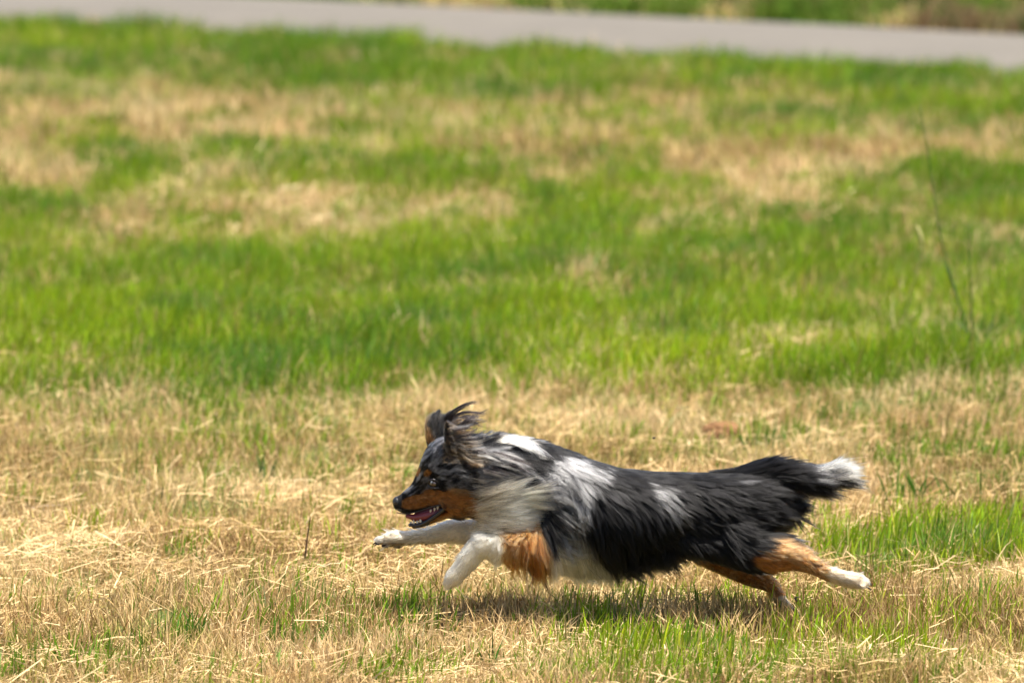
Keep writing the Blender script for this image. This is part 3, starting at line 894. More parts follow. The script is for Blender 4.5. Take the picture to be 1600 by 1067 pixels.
def strand_shape(p, nn, px, py, w, jit, seed):
    n = len(p)
    d2, L, lift = hair_field(px, py, w)
    flow = np.stack([d2[:, 0], np.zeros(n), -d2[:, 1]], -1)
    # strands wander in direction over the coat
    wa = (vnoise(p[:, 0] + p[:, 1], p[:, 2], 0.04, 91) - .5) * 0.7 + R.normal(0, jit, n)
    ca_, sa_ = np.cos(wa), np.sin(wa)
    flow = np.stack([flow[:, 0] * ca_ - flow[:, 2] * sa_, R.normal(0, jit * .6, n), flow[:, 0] * sa_ + flow[:, 2] * ca_], -1)
    inw = np.minimum((flow * nn).sum(1), 0)
    tang = flow - (flow * nn).sum(1)[:, None] * nn
    tl = np.linalg.norm(tang, axis=1)
    tang = tang / np.maximum(tl, .25)[:, None]
    d0 = tang + nn * (lift * 1.0 + (1 - np.minimum(tl, 1)) * .4)[:, None]
    d0 /= np.linalg.norm(d0, axis=1)[:, None]
    d1 = flow - inw[:, None] * nn
    d1 = d1 * 0.5 + tang * 0.5 + nn * (lift * 0.1)[:, None] + np.array([0, 0, -0.08])
    d1 -= np.minimum((d1 * nn).sum(1), 0)[:, None] * nn
    d1 /= (np.linalg.norm(d1, axis=1)[:, None] + 1e-6)
    length = L / PXM * R.uniform(0.65, 1.12, n) * np.where(R.random(n) < .03, 1.3, 1)
    lift = lift + np.where(R.random(n) < .03, .25, 0)
    s = np.linspace(0, 1, K)[None, :, None]
    dirs = d0[:, None] * (1 - s) + d1[:, None] * s
    dirs /= np.linalg.norm(dirs, axis=2)[:, :, None]
    step = np.concatenate([np.zeros((n, 1, 3)), (dirs[:, 1:] + dirs[:, :-1]) / 2], 1) * (length / (K - 1))[:, None, None]
    disp = np.cumsum(step, 1)
    # soft wave
    ph = vnoise(p[:, 0], p[:, 2], 0.02, 92) * 12 + R.normal(0, .5, n)
    side = np.cross(d1, nn); side /= (np.linalg.norm(side, axis=1)[:, None] + 1e-6)
    s1 = np.linspace(0, 1, K)
    amp = length * 0.05
    wave = np.sin(s1[None] * 5.5 + ph[:, None]) * s1[None] * amp[:, None]
    disp = disp + side[:, None] * wave[:, :, None]
    return disp, L


gp_, gn_, gpx, gpy, gw = sample(15000)
gdisp, gL = strand_shape(gp_, gn_, gpx, gpy, gw, 0.07, 1)
kd = kdtree.KDTree(len(gp_))
for i, p in enumerate(gp_): kd.insert(p, i)
kd.balance()
p_, n_, px_, py_, w_ = sample(400000)
disp, L_ = strand_shape(p_, n_, px_, py_, w_, 0.07, 2)
jit_p = p_ + R.normal(0, 0.0012, p_.shape)
gi = np.array([kd.find(p)[1] for p in jit_p])
s1 = np.linspace(0, 1, K)
cl = np.interp(L_, [3, 10, 30, 60], [0.0, 0.2, 0.42, 0.5]) * R.uniform(.5, 1.2, len(p_)) * (R.random(len(p_)) > .06)
gscale = np.clip(L_ / np.maximum(gL[gi], 1), 0.4, 1.6) * R.uniform(.72, 1.12, len(p_))
gd = gdisp[gi] * gscale[:, None, None]
mixf = np.interp(L_, [3, 15, 40], [0.3, 0.65, 0.8])[:, None, None] * (R.random(len(p_)) > .05)[:, None, None]
own = p_[:, None] + disp * (1 - mixf) + gd * mixf
tgt = gp_[gi][:, None] + gd
far = np.linalg.norm(p_ - gp_[gi], axis=1) < 0.02
cw = (cl * far)[:, None, None] * (s1 ** 1.4)[None, :, None]
strands = own * (1 - cw) + tgt * cw
gnoise = vnoise(gp_[:, 0] + gp_[:, 1] * 2.3, gp_[:, 2] - gp_[:, 1], 0.016, 95) * 0.45 + R.random(len(gp_)) * 0.55
rnd = R.random(len(p_))
mx_, my_ = project(strands[:, K // 2])
hcol = coat_color(mx_, my_, w_, np.where(far, gnoise[gi], .5), rnd)
gr_ = R.random(len(gp_))[gi]
hcol = np.clip(hcol * np.where(hcol[:, 1] > .3, .82 + .3 * gr_, 0.45 + 1.15 * gr_ ** 1.2)[:, None], .002, .93)
radm = np.interp(L_, [2, 8, 30], [0.00034, 0.00042, 0.00042]) * R.uniform(.7, 1.3, len(p_))
rad = radm[:, None] * (1 - 0.85 * s1[None] ** 1.6)

ff, fh, en, ef = regions(px_, py_, w_)
head = (px_ < 716 + (py_ - 700) * .12) & ~ff & (py_ < 824)
tail = (px_ > 1215) & (py_ < 800) | (px_ > 1150) & (py_ < 742)
legs = ff | fh | (px_ < 785) & (py_ > 828) | (px_ > 1215) & (py_ > 835)
ears = en | ef
ruff = ~head & ~legs & ~ears & ~ff & (px_ < 850)
ears &= ~legs
sel = np.full(len(p_), 0)
sel[ruff] = 1; sel[tail] = 2; sel[head] = 3; sel[legs] = 4; sel[ears] = 5
for k, nm in enumerate(['flank_fur', 'neck_ruff', 'tail_plume', 'head_fur', 'leg_fur', 'ear_fur']):
    q = sel == k
    curves_obj(nm, strands[q], hcol[q], rad[q])

# ---- loose locks: wind-blown ear fringes, nape wisps, tail tip, feathering
def locks(name, rows):
    """rows: (polyline [(px,py,w)...], strands, root spread px, tip spread px, colour, colour jitter)"""
    allp, allc, allr = [], [], []
    for (pl, n, s0, s1_, col, cj) in rows:
        c = catmull(pl, 6)
        t = np.linspace(0, len(c) - 1, 12)
        c = np.stack([np.interp(t, np.arange(len(c)), c[:, j]) for j in range(3)], -1)
        tt = np.linspace(0, 1, 12)[None, :, None]
        o0 = R.normal(0, 1, (n, 1, 3)) * s0; o1 = R.normal(0, 1, (n, 1, 3)) * s1_
        q = c[None] + o0 * (1 - tt) ** 1.2 + o1 * tt ** 1.5
        # individual length
        ln = R.uniform(.7, 1.0, n)
        idx = np.linspace(0, 1, 12)[None] * ln[:, None] * 11
        i0 = np.clip(idx.astype(int), 0, 10); fr = (idx - i0)[..., None]
        ar = np.arange(n)[:, None]
        q = q[ar, i0] * (1 - fr) + q[ar, i0 + 1] * fr
        allp.append(P(q[..., 0], q[..., 1], q[..., 2]))
        allc.append(np.clip(np.asarray(col)[None] * (1 + R.normal(0, cj, (n, 1))), .004, .9))
        allr.append(0.00042 * R.uniform(.7, 1.2, (n, 1)) * (1 - .85 * np.linspace(0, 1, 12)[None] ** 1.5))
    curves_obj(name, np.concatenate(allp), np.concatenate(allc), np.concatenate(allr))


DK = (0.020, 0.016, 0.016); DB = (0.055, 0.036, 0.022); LT = (0.34, 0.25, 0.15); GY = (0.10, 0.095, 0.09)
rows = []
# far ear fringe streaming back
rows += [([(692, 668, -20), (702, 648, -18), (718, 636, -16), (738, 629, -14), (752, 630, -12)], 60, 2.2, 1.8, DK, .4),
         ([(693, 664, -20), (708, 648, -18), (722, 638, -16), (738, 630, -14)], 40, 2, 1.6, DK, .4),
         ([(696, 668, -18), (712, 650, -15), (732, 644, -12), (752, 646, -8), (766, 639, -6)], 60, 2.5, 2.2, DK, .4),
         ([(698, 670, -16), (714, 655, -10), (735, 650, -6), (757, 648, -4)], 70, 3, 2.4, DK, .5),
         ([(700, 668, -10), (716, 655, -4), (730, 652, 0), (744, 660, 2), (738, 668, 2)], 50, 3, 3, DK, .5),
         ([(694, 674, -18), (692, 658, -18), (700, 646, -16), (712, 640, -14)], 70, 3, 2.5, DK, .5)]
for k in range(16):
    y0 = R.uniform(664, 676); x0 = R.uniform(702, 722)
    ex = x0 + R.uniform(22, 46); ey_ = y0 - R.uniform(2, 20)
    rows.append(([(x0, y0, 20), (x0 + 12, y0 - 10, 20), ((x0 + ex) / 2 + 8, (y0 + ey_) / 2 - 6, 18), (ex, ey_, 16)], 24, 1.8, 1.6, (DK, GY, DB)[k % 3], .4))
# far ear upright fan
for k in range(14):
    a = k / 13
    rows.append(([(672 + 14 * a, 694 - 6 * a, -28), (666 + 24 * a, 672 - 4 * a, -29), (667 + 26 * a, 656 - 6 * math.sin(a * 3.1), -29), (670 + 28 * a, 648 - 6 * math.sin(a * 3.1), -28)], 60, 2.2, 2.2, GY if k % 2 else (0.06, 0.055, 0.055) if k > 3 else (0.25, 0.15, 0.085), .35))
# near ear: dark hollow edge hairs and long fringe toward the neck
for k in range(30):
    a = k / 29
    y0 = 672 + 52 * a + R.normal(0, 2); x0 = 706 + 18 * a + R.normal(0, 2)
    ln = R.uniform(34, 62) * (0.75 + .35 * a)
    up = (0.35 - 0.55 * a) + R.normal(0, .10)
    rows.append(([(x0, y0, 42), (x0 + ln * .35, y0 - ln * up * .45 + 3, 44), (x0 + ln * .7, y0 - ln * up * .75 + 4, 43), (x0 + ln, y0 - ln * up + R.normal(0, 4), 40)], 26, 1.6, 2.2, (LT, DB, DK, GY, DK, LT)[k % 6] if a > .25 else (DK, GY, DB)[k % 3], .35))
locks('ear_fringe', rows)
rows = []
for k in range(14):
    x0 = R.uniform(735, 775); y0 = R.uniform(684, 696)
    rows.append(([(x0, y0, 16), (x0 + 8, y0 - 8, 18), (x0 + 18, y0 - 12 + R.normal(0, 3), 18), (x0 + 30, y0 - 8 + R.normal(0, 5), 16)], 22, 2, 2.4, (DK, GY, (0.2, 0.2, 0.2))[k % 3], .4))
for k in range(16):     # pale streaks over the neck side
    x0 = R.uniform(742, 800); y0 = R.uniform(706, 748)
    rows.append(([(x0, y0, 52), (x0 + 14, y0 + 2, 58), (x0 + 30, y0 + 8, 60), (x0 + 44, y0 + 16, 58)], 20, 1.6, 2.2, (GY, (0.3, 0.29, 0.27), DK)[k % 3], .3))
for k in range(210):     # cream hair blown over the shoulder
    x0 = R.uniform(742, 818); y0 = R.uniform(766, 828)
    ln = R.uniform(36, 78); up = np.interp(y0, [768, 800, 826], [.34, .12, -.10]) + R.normal(0, .12)
    rows.append(([(x0, y0, 50), (x0 + ln * .35, y0 - ln * up * .4, 62), (x0 + ln * .7, y0 - ln * up * .75 + R.normal(0, 1.5), 66), (x0 + ln, y0 - ln * up + R.normal(0, 3), 65)], 16, 5.0, 3.0, (CREAM, WHITE, CREAM, WHITE, (0.7, .58, .38))[k % 5] if x0 + R.normal(0, 8) > 758 else ((0.26, .22, .16), (0.5, .42, .3), (0.14, .12, .09))[k % 3], .25))
for k in range(8):     # grey brown hair between cheek and ruff
    x0 = R.uniform(722, 768); y0 = R.uniform(742, 792); ln = R.uniform(28, 50)
    rows.append(([(x0, y0, 50), (x0 + ln * .4, y0 + 3, 56), (x0 + ln * .75, y0 + 5 + R.normal(0, 2), 58), (x0 + ln, y0 + 3 + R.normal(0, 4), 57)], 18, 4, 3, ((0.13, .10, .07), (0.05, .045, .04), (0.24, .18, .11), GREY)[k % 4], .3))
for k in range(14):     # silver locks sweeping under the shoulder
    x0 = R.uniform(850, 880); y0 = R.uniform(800, 850)
    rows.append(([(x0, y0, 70), (x0 + 10, y0 + 20, 74), (x0 + 28, y0 + 34 + R.normal(0, 3), 74), (x0 + 50, y0 + 34 + R.normal(0, 6), 70)], 34, 2.4, 2.4, (SILVER, GREY, (0.42, 0.4, 0.36))[k % 3], .25))
locks('neck_locks', rows)
rows = []
for k in range(16):     # white hair falling from the nape over black
    x0 = R.uniform(800, 838); y0 = np.interp(x0, [800, 838], [684, 694]) + R.uniform(0, 6); ln = R.uniform(22, 40)
    rows.append(([(x0, y0, 36), (x0 + ln * .4, y0 + ln * .22, 44), (x0 + ln * .7, y0 + ln * .45, 48), (x0 + ln, y0 + ln * .75, 51)], 14, 3, 3, (WHITE, SILVER, (0.5, .48, .44))[k % 3], .2))
locks('nape_locks', rows)
rows = []
for k in range(40):     # white tail tip fanning out
    a = k / 39
    x0 = R.uniform(1262, 1308); y0 = 741 + 14 * (a - .5)
    ey_ = 712 + 52 * a + R.normal(0, 2); ex = (1326 if k % 4 == 1 else 1350) - 38 * abs(a - .36) ** 1.3 * 1.6 + R.normal(0, 6)
    rows.append(([(x0, y0, 6), (x0 * .6 + ex * .4, y0 * .62 + ey_ * .38 - 2, 8), (x0 * .3 + ex * .7, y0 * .3 + ey_ * .7 - 2, 9), (ex, ey_, 8)], 40, 3.2, 3.4, ((0.84, 0.78, 0.66), (0.34, .33, .31), (0.72, .66, .56), (0.84, .78, .66))[k % 4] if a < .82 else (GREY, SILVER, BLACK)[k % 3], .25))
for k in range(16):     # dark underside of the plume
    x0 = R.uniform(1200, 1262); y0 = R.uniform(752, 764); ex = x0 + R.uniform(42, 66)
    rows.append(([(x0, y0, 10), (x0 * .6 + ex * .4, y0 + 8, 12), (x0 * .3 + ex * .7, y0 + 15, 12), (ex, min(y0 + 22, 786), 10)], 44, 3, 3, DK if k % 4 else GREY, .3))
for k in range(26):     # lower right of the plume
    x0 = R.uniform(1228, 1276); y0 = R.uniform(750, 759); ln = R.uniform(32, 48)
    rows.append(([(x0, y0, 8), (x0 + ln * .4, y0 + 7, 10), (x0 + ln * .75, y0 + 15, 10), (x0 + ln, y0 + R.uniform(10, 25), 9)], 40, 3, 3, (SILVER, BLACK, (0.4, .37, .32), BLACK, GREY)[k % 5], .3))
for k in range(14):     # hair rising from the croup into the tail
    x0 = R.uniform(1096, 1150); y0 = np.interp(x0, [1096, 1150], [741, 738]); ex = x0 + R.uniform(34, 54); dy = np.interp(x0, [1096, 1150], [3, 17])
    rows.append(([(x0, y0 + 3, 6), (x0 * .6 + ex * .4, y0 - dy * .3, 6), (x0 * .3 + ex * .7, y0 - dy * .75, 5), (ex, y0 - dy, 4)], 36, 3, 2.2, BLACK, .4))
for k in range(14):     # dark crest
    x0 = R.uniform(1150, 1220); y0 = np.interp(x0, [1150, 1175, 1220], [745, 736, 733]); ex = x0 + R.uniform(34, 54)
    rows.append(([(x0, y0, 6), (x0 * .6 + ex * .4, y0 - 9, 6), (x0 * .3 + ex * .7, y0 - 13, 5), (ex, y0 - 15 + (ex - 1150) * .02, 4)], 36, 2.6, 2.2, BLACK if k % 5 else GREY, .4))
rows.append(([(1310, 738, 8), (1325, 732, 8), (1340, 731, 8), (1353, 729, 7)], 20, 1.5, 1.5, WHITE, .1))
locks('tail_locks', rows)
rows = []
for k in range(16):     # pale feathering under the forearm
    x0 = R.uniform(742, 790); y0 = R.uniform(860, 868); ln = R.uniform(9, 20)
    rows.append(([(x0, y0, 54), (x0 + 1, y0 + ln * .4, 55), (x0 + 4, y0 + ln * .75, 55), (x0 + 9, y0 + ln, 54)], 26, 2.4, 2, (0.6, .5, .36), .2))
for k in range(34):     # feathering behind the foreleg
    x0 = R.uniform(786, 856); y0 = R.uniform(848, 872); ln = np.interp(x0, [786, 800, 828, 856], [18, 34, 54, 32]) * R.uniform(.7, 1.1)
    rows.append(([(x0, y0, 56), (x0 + R.normal(1, 2), y0 + ln * .35, 58), (x0 + R.normal(3, 3), y0 + ln * .7, 57), (x0 + R.normal(5, 4), y0 + ln, 55)], 44, 3.2, 2.4, TAN if k % 3 else TANL, .25))
for k in range(46):     # belly fringe
    x0 = R.uniform(860, 1060); y0 = R.uniform(850, 874); ln = np.interp(x0, [860, 900, 960, 1030, 1060], [28, 30, 38, 40, 36]) * R.uniform(.55, 1.15)
    col = ((0.46, .42, .35) if k % 2 else (0.25, .23, .2)) if x0 < 945 else BLACK
    rows.append(([(x0, y0, 40), (x0 + ln * .1, y0 + ln * .35, 44), (x0 + ln * .3, y0 + ln * .7, 44), (x0 + ln * .6, y0 + ln, 40)], 46, 5, 5, col, .3))
for k in range(18):     # breeches
    y0 = R.uniform(782, 838); x0 = 1195 + R.uniform(-12, 10); ln = np.interp(y0, [782, 805, 838], [46, 52, 34]) * R.uniform(.7, 1.05)
    rows.append(([(x0, y0, 30), (x0 + ln * .35, y0 + 1, 30), (x0 + ln * .7, y0 + 4, 28), (x0 + ln, y0 + R.normal(6, 4), 24)], 46, 4, 3, BLACK if y0 < 826 else BROWN, .3))
for k in range(10):     # hock feathering
    x0 = R.uniform(1226, 1262); y0 = np.interp(x0, [1226, 1262], [846, 862])
    rows.append(([(x0, y0, 44), (x0 + 7, y0 - 1, 45), (x0 + 14, y0 + 2, 44), (x0 + 19, y0 + 7, 42)], 26, 2.6, 2.2, TANL if k % 2 else (0.5, .36, .2), .2))

def leg_locks(path, half, w0, n, ln, cols):
    # short tufts lying along a leg: path (px,py,half thickness)
    c = catmull(path, 6)
    for k in range(n):
        i = R.uniform(0, len(c) - 2); j = int(i); f = i - j
        q = c[j] * (1 - f) + c[j + 1] * f
        t = c[j + 1, :2] - c[j, :2]; t /= np.linalg.norm(t)
        nrm_ = np.array([-t[1], t[0]]); o = R.uniform(-.95, .95)
        ww = w0 + half * math.sqrt(1 - o * o) * q[2] / 14.0
        L_k = ln * R.uniform(.6, 1.3); dv = t + nrm_ * (o * .35 + R.normal(0, .15))
        p0 = q[:2] + nrm_ * o * q[2]
        rows.append(([(p0[0], p0[1], ww), (*(p0 + dv * L_k * .4), ww + 1.2), (*(p0 + dv * L_k * .75 + nrm_ * o * 1.2), ww + 1.2), (*(p0 + dv * L_k + nrm_ * o * 1.6), ww + .6)], 14, 1.3, 1.1, cols[k % len(cols)], .22))


WL = ((0.92, .84, .68), (0.62, .53, .40), (0.88, .78, .60), (0.42, .34, .24), (0.9, .8, .62))
leg_locks([(788, 848, 16), (752, 850, 14), (733, 870, 13), (718, 890, 12), (706, 905, 10)], 14, 52, 120, 15, WL)
leg_locks([(745, 829, 18), (706, 829, 15), (676, 836, 12), (650, 839, 11), (626, 841, 12), (604, 843, 10)], 12, -47, 120, 14, WL + ((0.3, .22, .13),))
leg_locks([(1290, 894, 11), (1318, 903, 12), (1340, 908, 11)], 12, 44, 50, 12, ((0.6, .49, .34), (0.42, .31, .19), (0.66, .56, .42)))
leg_locks([(1205, 866, 22), (1240, 871, 17), (1268, 883, 11), (1296, 896, 9)], 16, 45, 60, 14, (TAN, TANL, BROWN, TANL, (0.45, .3, .15)))
leg_locks([(1110, 866, 16), (1150, 890, 15), (1195, 909, 13), (1213, 927, 10)], 14, -42, 70, 14, (TAN, TANL, BROWN, TAN))
locks('feathering', rows)

# ---- face and feet
m_nose = simple_mat('nose_leather', (0.012, 0.012, 0.014), 0.38, 0.5, 0.1, 0.5, 700)
m_tongue = simple_mat('tongue', (0.17, 0.022, 0.03), 0.3, 0.5, 0.3, 0.3, 300)
m_gum = simple_mat('gum', (0.07, 0.012, 0.018), 0.3, 0.5, 0.3, 0.2, 200)
m_lip = simple_mat('lip', (0.013, 0.010, 0.011), 0.3, 0.5, 0.3, 0.4, 300)
m_tooth = simple_mat('tooth', (0.5, 0.44, 0.34), 0.3, 0.5, 0.2, 0, 200, 0.1)
m_pad = simple_mat('paw_pad', (0.045, 0.028, 0.02), 0.7, 0.3, 0, 0.6, 400)
m_claw = simple_mat('claw', (0.03, 0.024, 0.02), 0.35, 0.5, 0.1, 0, 200)
m_eye = simple_mat('eye_brown', (0.035, 0.016, 0.008), 0.08, 0.6, 1.0, 0, 300)
m_iris = simple_mat('iris_pale_blue', (0.12, 0.125, 0.13), 0.1, 0.6, 1.0, 0, 900, 0.35)
m_pupil = simple_mat('pupil', (0.003, 0.003, 0.004), 0.05, 0.6, 1.0, 0, 300)

bm = bmesh.new()
ball(bm, 621.5, 783.5, 2, 8.2, 8.6, 9.5, 0.25, 24, 16)
ball(bm, 626, 778.5, 2, 6, 5, 8.5, 0.3, 20, 12)
nm = part('nose', bm_mesh('nose', bm), m_nose)
bm = bmesh.new(); ball(bm, 616.6, 785.5, 8.6, 2.6, 1.7, 1.6, 0.5, 12, 8); part('nostril', bm_mesh('nostril', bm), m_pupil, nm)
bm = bmesh.new(); ball(bm, 616.6, 785.5, -4.6, 2.6, 1.7, 1.6, 0.5, 12, 8); part('nostril', bm_mesh('nostril', bm), m_pupil, nm)

ec = (677.5, 755.0, 35.0)
bm = bmesh.new(); ball(bm, *ec, 7.2, 6.2, 8.0, 0.15, 24, 16); eye = part('eye', bm_mesh('eye', bm), m_eye)
bm = bmesh.new(); ball(bm, 674.6, 754.2, 40.2, 2.5, 3.6, 2.6, 0.1, 18, 12); iris = part('iris', bm_mesh('iris', bm), m_iris, eye)
bm = bmesh.new(); ball(bm, 675.8, 754.6, 41.2, 1.9, 2.8, 2.0, 0.1, 16, 10); part('pupil', bm_mesh('pupil', bm), m_pupil, eye)
bm = bmesh.new(); ball(bm, 664, 752, -21, 6.0, 5.6, 6.5, 0.15, 20, 12); part('eye', bm_mesh('eye', bm), m_eye)
# lids
bm = bmesh.new(); limb(bm, [(668.5, 757, 35, .8), (671, 751, 39, 1.3), (677, 749, 41, 1.4), (684, 752.5, 41, 1.5), (689, 760, 40, 1.0)], 4, 8); part('eyelid', bm_mesh('eyelid', bm), m_lip)
bm = bmesh.new(); limb(bm, [(668.5, 757, 35, .8), (672.5, 760.8, 39.5, 1.2), (679, 762.4, 41, 1.3), (685, 762, 41, 1.2), (689, 760, 40, .9)], 4, 8); part('eyelid', bm_mesh('eyelid', bm), m_lip)

bm = bmesh.new(); limb(bm, [(696, 797, 8, 7), (682, 801, 9, 8.5), (664, 806, 8.5, 7.5), (648, 808, 6, 5.2), (637, 806, 4, 3.6)], 5, 14)
part('tongue', bm_mesh('tongue', bm), m_tongue)
bm = bmesh.new(); limb(bm, [(698, 792, 5, 12), (684, 796, 5, 10.5), (668, 801, 4.5, 9), (655, 806, 4, 8), (648, 809, 4, 6)], 5, 14)
part('gum', bm_mesh('gum', bm), m_gum)
bm = bmesh.new(); limb(bm, [(642, 820, 9, 2.6), (652, 821, 12.5, 3.2), (666, 815.5, 15.5, 3.6), (680, 806, 20, 3.8), (691, 797.5, 26, 3.4), (697.5, 791.5, 30, 2.0)], 5, 10)
limb(bm, [(642, 820, 9, 2.6), (640.5, 820, 4, 2.8), (642, 820, -1, 2.6), (652, 821, -5, 3), (668, 816, -9, 3.2), (684, 805, -14, 3)], 5, 10)
part('lower_lip', bm_mesh('lower_lip', bm), m_lip)
bm = bmesh.new(); limb(bm, [(620, 800.5, 9, .7), (634, 802.6, 13, .8), (651, 799.5, 17, .8), (671, 793, 26, .9), (684, 789.6, 31, 1.1), (697, 790.5, 33, 1.4)], 5, 8)
part('upper_lip', bm_mesh('upper_lip', bm), m_lip)


def tooth(px, py, w, h, r, dx=0.0, up=True, name='tooth'):
    bm = bmesh.new()
    s = -1 if up else 1
    limb(bm, [(px, py, w, r), (px + dx * .5, py + s * h * .5, w, r * .75), (px + dx, py + s * h, w, r * .18)], 3, 8)
    part(name, bm_mesh(name, bm), m_tooth)


for (x, y, w, h, r) in [(684, 792, 26, 4.2, 1.8), (679, 794.5, 24, 4.0, 1.8), (673, 797, 22, 3.6, 1.8)]:
    tooth(x, y, w, h, r, -.6, False)
for (x, y, w, h, r) in [(643, 818, 8, 4.2, 1.6), (646.5, 818, 10, 6.5, 2.1), (652, 816.5, 11.5, 4.0, 2.2), (657, 814.5, 12.5, 4.6, 2.4), (641.5, 818.5, 5, 3.8, 1.5), (641.5, 818.5, 2, 3.8, 1.5)]:
    tooth(x, y, w, h, r, -.3, True)
for (x, y, w, rx, ry, rw) in [(602, 852.5, -44, 6.2, 3.2, 5), (601, 852, -53, 5, 3, 4), (621, 852.5, -48, 8.5, 4, 7), (666, 849, -46, 3.5, 2.5, 3)]:
    bm = bmesh.new(); ball(bm, x, y, w, rx, ry, rw, 0.05, 14, 8); part('paw_pad', bm_mesh('paw_pad', bm), m_pad)
for pl in [[(1245, 938, -38, 1.6), (1242, 934, -38, 1.4), (1249, 932, -38, .5)], [(592, 850, -40, 1.6), (588, 850, -40, 1.3), (585, 853, -40, .5)], [(589, 848, -46, 1.6), (585.5, 848, -46, 1.3), (583, 851, -46, .5)],
           [(1355, 917, 53, 1.1), (1359, 919, 53, 1.2), (1361, 922, 53, .5)], [(1356, 911, 47, 1.5), (1360, 912, 47, 1.2), (1362, 915, 47, .5)]]:
    bm = bmesh.new(); limb(bm, pl, 3, 8); part('claw', bm_mesh('claw', bm), m_claw)

# ------------------------------------------------------------------ single plants and small things in the meadow
def tube(name, pts, rad, mat, sides=6, parent=None):
    bm = bmesh.new()
    c = catmull(pts, 5)
    n = len(c)
    t = np.gradient(c, axis=0); t /= np.linalg.norm(t, axis=1)[:, None]
    rr = np.interp(np.linspace(0, 1, n), np.linspace(0, 1, len(rad)), rad)
    th = np.linspace(0, 2 * math.pi, sides, endpoint=False)
    rings = []
    for i in range(n):
        u = np.cross(t[i], [0.1, -1, 0.2]); u /= np.linalg.norm(u); v = np.cross(t[i], u)
        rings.append(c[i] + rr[i] * (np.cos(th)[:, None] * u + np.sin(th)[:, None] * v))
    skin_rings(bm, rings)
    return link(name, bm_mesh(name, bm), mat, parent)


def on_plane(px, py, Y):
    rx, ry, rz = ray(px, py)
    t = Y / ry
    return np.array([float(rx * t), float(Y), float(CAM_H + rz * t)])


m_stem = simple_mat('green_stem', (0.045, 0.09, 0.02), 0.6, 0.3, 0, 0, 40, 0.3)
m_palestem = simple_mat('pale_stem', (0.34, 0.33, 0.12), 0.6, 0.3, 0, 0, 40, 0.3)
m_twig = simple_mat('twig_bark', (0.075, 0.042, 0.024), 0.85, 0.2, 0, 0.5, 120, 0.4)
m_soil = simple_mat('dry_soil', (0.16, 0.085, 0.04), 0.95, 0.1, 0, 0.8, 60, 0.45)


def root_empty(name, at, label, cat, group=None):
    o = bpy.data.objects.new(name, None); o.empty_display_size = 0.05
    scene.collection.objects.link(o); o.location = at
    bpy.context.view_layer.update()
    return tag(o, label, cat, group)


def adopt(o, parent):
    o.parent = parent; o.matrix_parent_inverse = parent.matrix_world.inverted()
    return o


def stalk(path, rad, mat, label, leaf=None, head=None, group='tall grass stalks standing above the meadow'):
    g0 = G(*path[0]); Y = float(g0[1])
    t = root_empty('grass_stalk', Vector(g0), label, 'grass stalk', group)
    pts = [on_plane(px, py, Y - 0.02 * i) for i, (px, py) in enumerate(path)]
    pts[0][2] = height_of(pts[0][0], pts[0][1]) - 0.01
    adopt(tube('stem', pts, rad, mat), t)
    for lf in leaf or []:
        lp = [on_plane(px, py, Y + 0.01 * i) for i, (px, py) in enumerate(lf)]
        bm = bmesh.new(); c = catmull(lp, 4); n = len(c); prev = None
        for i in range(n):
            wd = 0.0035 * math.sin(math.pi * min(0.98, 0.15 + 0.85 * i / (n - 1))) + .0006
            a, b_, d = [bm.verts.new(Vector(c[i] + o)) for o in (np.array([-wd, .004, 0]), np.array([0, 0, -.002]), np.array([wd, .004, 0]))]
            if prev:
                bm.faces.new((prev[0], prev[1], b_, a)); bm.faces.new((prev[1], prev[2], d, b_))
            prev = (a, b_, d)
        adopt(link('leaf', bm_mesh('leaf', bm), mat), t)
    if head:
        hp = [on_plane(px, py, Y - .05) for px, py in head]
        adopt(tube('seed_head', hp, [.002, .006, .007, .005, .001], m_palestem), t)
    return t


stalk([(1540, 592), (1522, 540), (1500, 480), (1470, 370), (1452, 250), (1437, 166)], [.003, .0028, .0026, .0023, .002, .0012], m_stem,
      'tallest thin dark green grass stalk, leaning left, at the right side of the meadow', [[(1528, 560), (1512, 520), (1492, 500)], [(1500, 480), (1488, 440), (1470, 400)]])
stalk([(1530, 585), (1522, 540), (1518, 470), (1515, 410), (1515, 350)], [.0028, .0027, .0025, .0021, .0012], m_stem,
      'upright dark green grass stalk right of the tallest leaning stalk', [[(1524, 560), (1545, 520), (1556, 486)]])
stalk([(1396, 560), (1405, 520), (1420, 470), (1434, 420), (1441, 385)], [.0024, .0022, .002, .0016, .001], m_palestem,
      'pale yellowish grass stalk with a seed head, left of the dark green stalks', [[(1402, 535), (1394, 490), (1396, 455)]], [(1441, 388), (1440, 376), (1437, 366), (1434, 358), (1431, 352)])
stalk([(1558, 600), (1550, 570), (1535, 540), (1519, 520)], [.0024, .0022, .0018, .001], m_stem,
      'short dark green grass stalk bending left at the foot of the tall stalks')

# dry twig
Yt = float(G(477, 872)[1])
t = root_empty('dry_twig', Vector(G(477, 872)), 'thin dark brown twig standing upright in the straw left of the dog', 'twig')
adopt(tube('stem', [on_plane(476, 876, Yt), on_plane(479, 850, Yt), on_plane(482, 828, Yt), on_plane(485, 807, Yt - .01)], [.0028, .0024, .002, .001], m_twig), t)
adopt(tube('side_branch', [on_plane(479.5, 846, Yt), on_plane(476, 843, Yt - .01), on_plane(472, 844, Yt - .015)], [.0016, .0012, .0006], m_twig), t)
t = root_empty('dry_twig', Vector(G(470, 912)), 'short dark broken twig half buried in the straw below the upright twig', 'twig')
Yt = float(G(470, 912)[1])
adopt(tube('stem', [on_plane(469, 916, Yt), on_plane(470.5, 903, Yt), on_plane(470, 892, Yt)], [.002, .0018, .0012], m_twig), t)

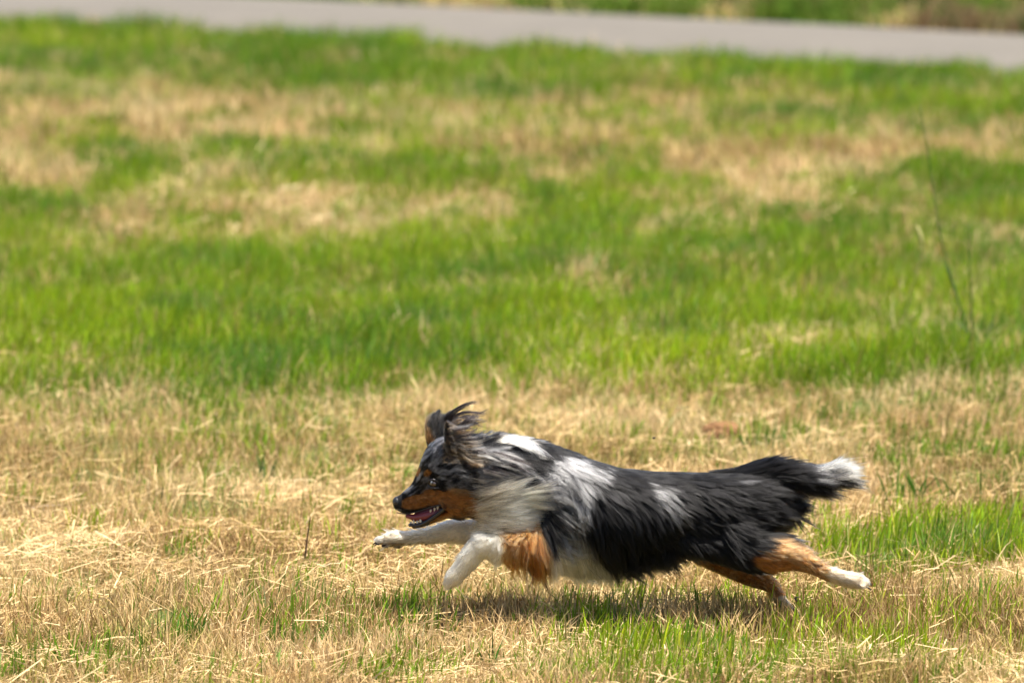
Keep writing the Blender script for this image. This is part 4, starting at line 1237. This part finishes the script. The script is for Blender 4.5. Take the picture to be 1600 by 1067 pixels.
# clod of bare soil
c = G(1127, 684)
bm = bmesh.new()
bmesh.ops.create_icosphere(bm, subdivisions=4, radius=1.0)
for v in bm.verts:
    f = 0.72 + 0.5 * float(vnoise(v.co.x * 3 + v.co.z * 2, v.co.y * 3, 0.7, 101)) + 0.16 * float(vnoise(v.co.x * 3, v.co.y * 3 + v.co.z * 4, 0.17, 102))
    v.co = Vector((v.co.x * .052 * f, v.co.y * .05 * f, max(v.co.z, -.3) * .03 * f)) + Vector(c) + Vector((0, 0, .015))
tag(link('soil_clod', bm_mesh('soil_clod', bm), m_soil), 'small brown clod of dry soil lying in the straw behind the dog', 'soil')

# green tufts in the mown strip, each a plant of its own
def tuft(px, py, n, hpx, spread, base, label, lean=0.0, wide=0.005):
    g0 = G(px, py); sc = float(g0[1]) / FPX
    t = root_empty('grass_tuft', Vector(g0), label, 'grass tuft', 'green tufts standing in the mown straw')
    x = g0[0] + R.normal(0, spread * sc * .5, n); y = g0[1] + R.normal(0, .02, n)
    h = hpx * sc * R.uniform(.5, 1.1, n)
    col = tone(base, n, .22, .08)
    bl = blades(np.stack([x, y, height_of(x, y)], -1), h, np.where(R.random(n) < .5, 0, math.pi) + R.normal(lean, .7, n), np.abs(R.normal(.3, .2, n)).clip(0, .9), wide * R.uniform(.7, 1.3, n), col * .8, col, 4, face=R.normal(0, .5, n))
    v, l, st_, tt, cc = bl
    nf = len(l) // n
    for i in range(n):
        me = fast_mesh('blade', v[i * 9:i * 9 + 9], l[:nf], st_[:4], tt[:4], cc[i * 9:i * 9 + 9])
        adopt(link('blade', me, m_green), t)


DG = (0.07, 0.17, 0.02); MG = (0.12, 0.23, 0.018); BG = (0.07, 0.16, 0.04)
tuft(290, 985, 12, 62, 34, DG, 'broad dark green tuft in the straw at the lower left of the meadow', .2, .008)
tuft(262, 978, 9, 48, 24, MG, 'thin green blades just left of the broad dark tuft')
tuft(236, 918, 7, 44, 16, MG, 'three slim upright green blades behind the broad dark tuft')
tuft(413, 742, 11, 60, 22, BG, 'upright bluish green tuft alone in the straw, left of the dog head', 0, .007)
tuft(543, 790, 14, 40, 34, DG, 'low spreading green tuft closest to the dog muzzle', 0, .005)
tuft(986, 972, 34, 46, 50, DG, 'dense dark green tuft under the belly of the dog', 0, .005)
tuft(1110, 958, 16, 60, 70, MG, 'loose upright green blades in front of the far hind leg', 0, .005)
tuft(890, 1008, 5, 56, 12, DG, 'few dark green blades leaning in the straw below the dog chest', 0, .005)
tuft(766, 1030, 6, 70, 10, DG, 'slender dark green blades at the bottom below the front paw', 0, .005)
tuft(1192, 705, 24, 50, 60, DG, 'green tuft in the straw just above the dog tail', 0, .006)
tuft(1440, 775, 18, 70, 80, DG, 'tall loose green tuft right of the tail tip', 0, .007)

# fly
pf = P(1022, 684, 0)
t = root_empty('fly', Vector(pf), 'tiny black fly in the air above the back of the dog', 'insect')
bm = bmesh.new(); ball(bm, 1021.2, 684.4, 0, 2.0, 1.3, 1.3, .3, 12, 8); ball(bm, 1023.4, 683.4, 0, 1.0, 1.0, 1.1, 0, 10, 6)
adopt(link('body', bm_mesh('fly_body', bm), m_pupil), t)
for s_ in (1, -1):
    bm = bmesh.new(); ball(bm, 1020.6, 683.2, s_ * 1.7, 1.9, .18, .9, .5, 10, 6); adopt(link('wing', bm_mesh('wing', bm), m_claw), t)
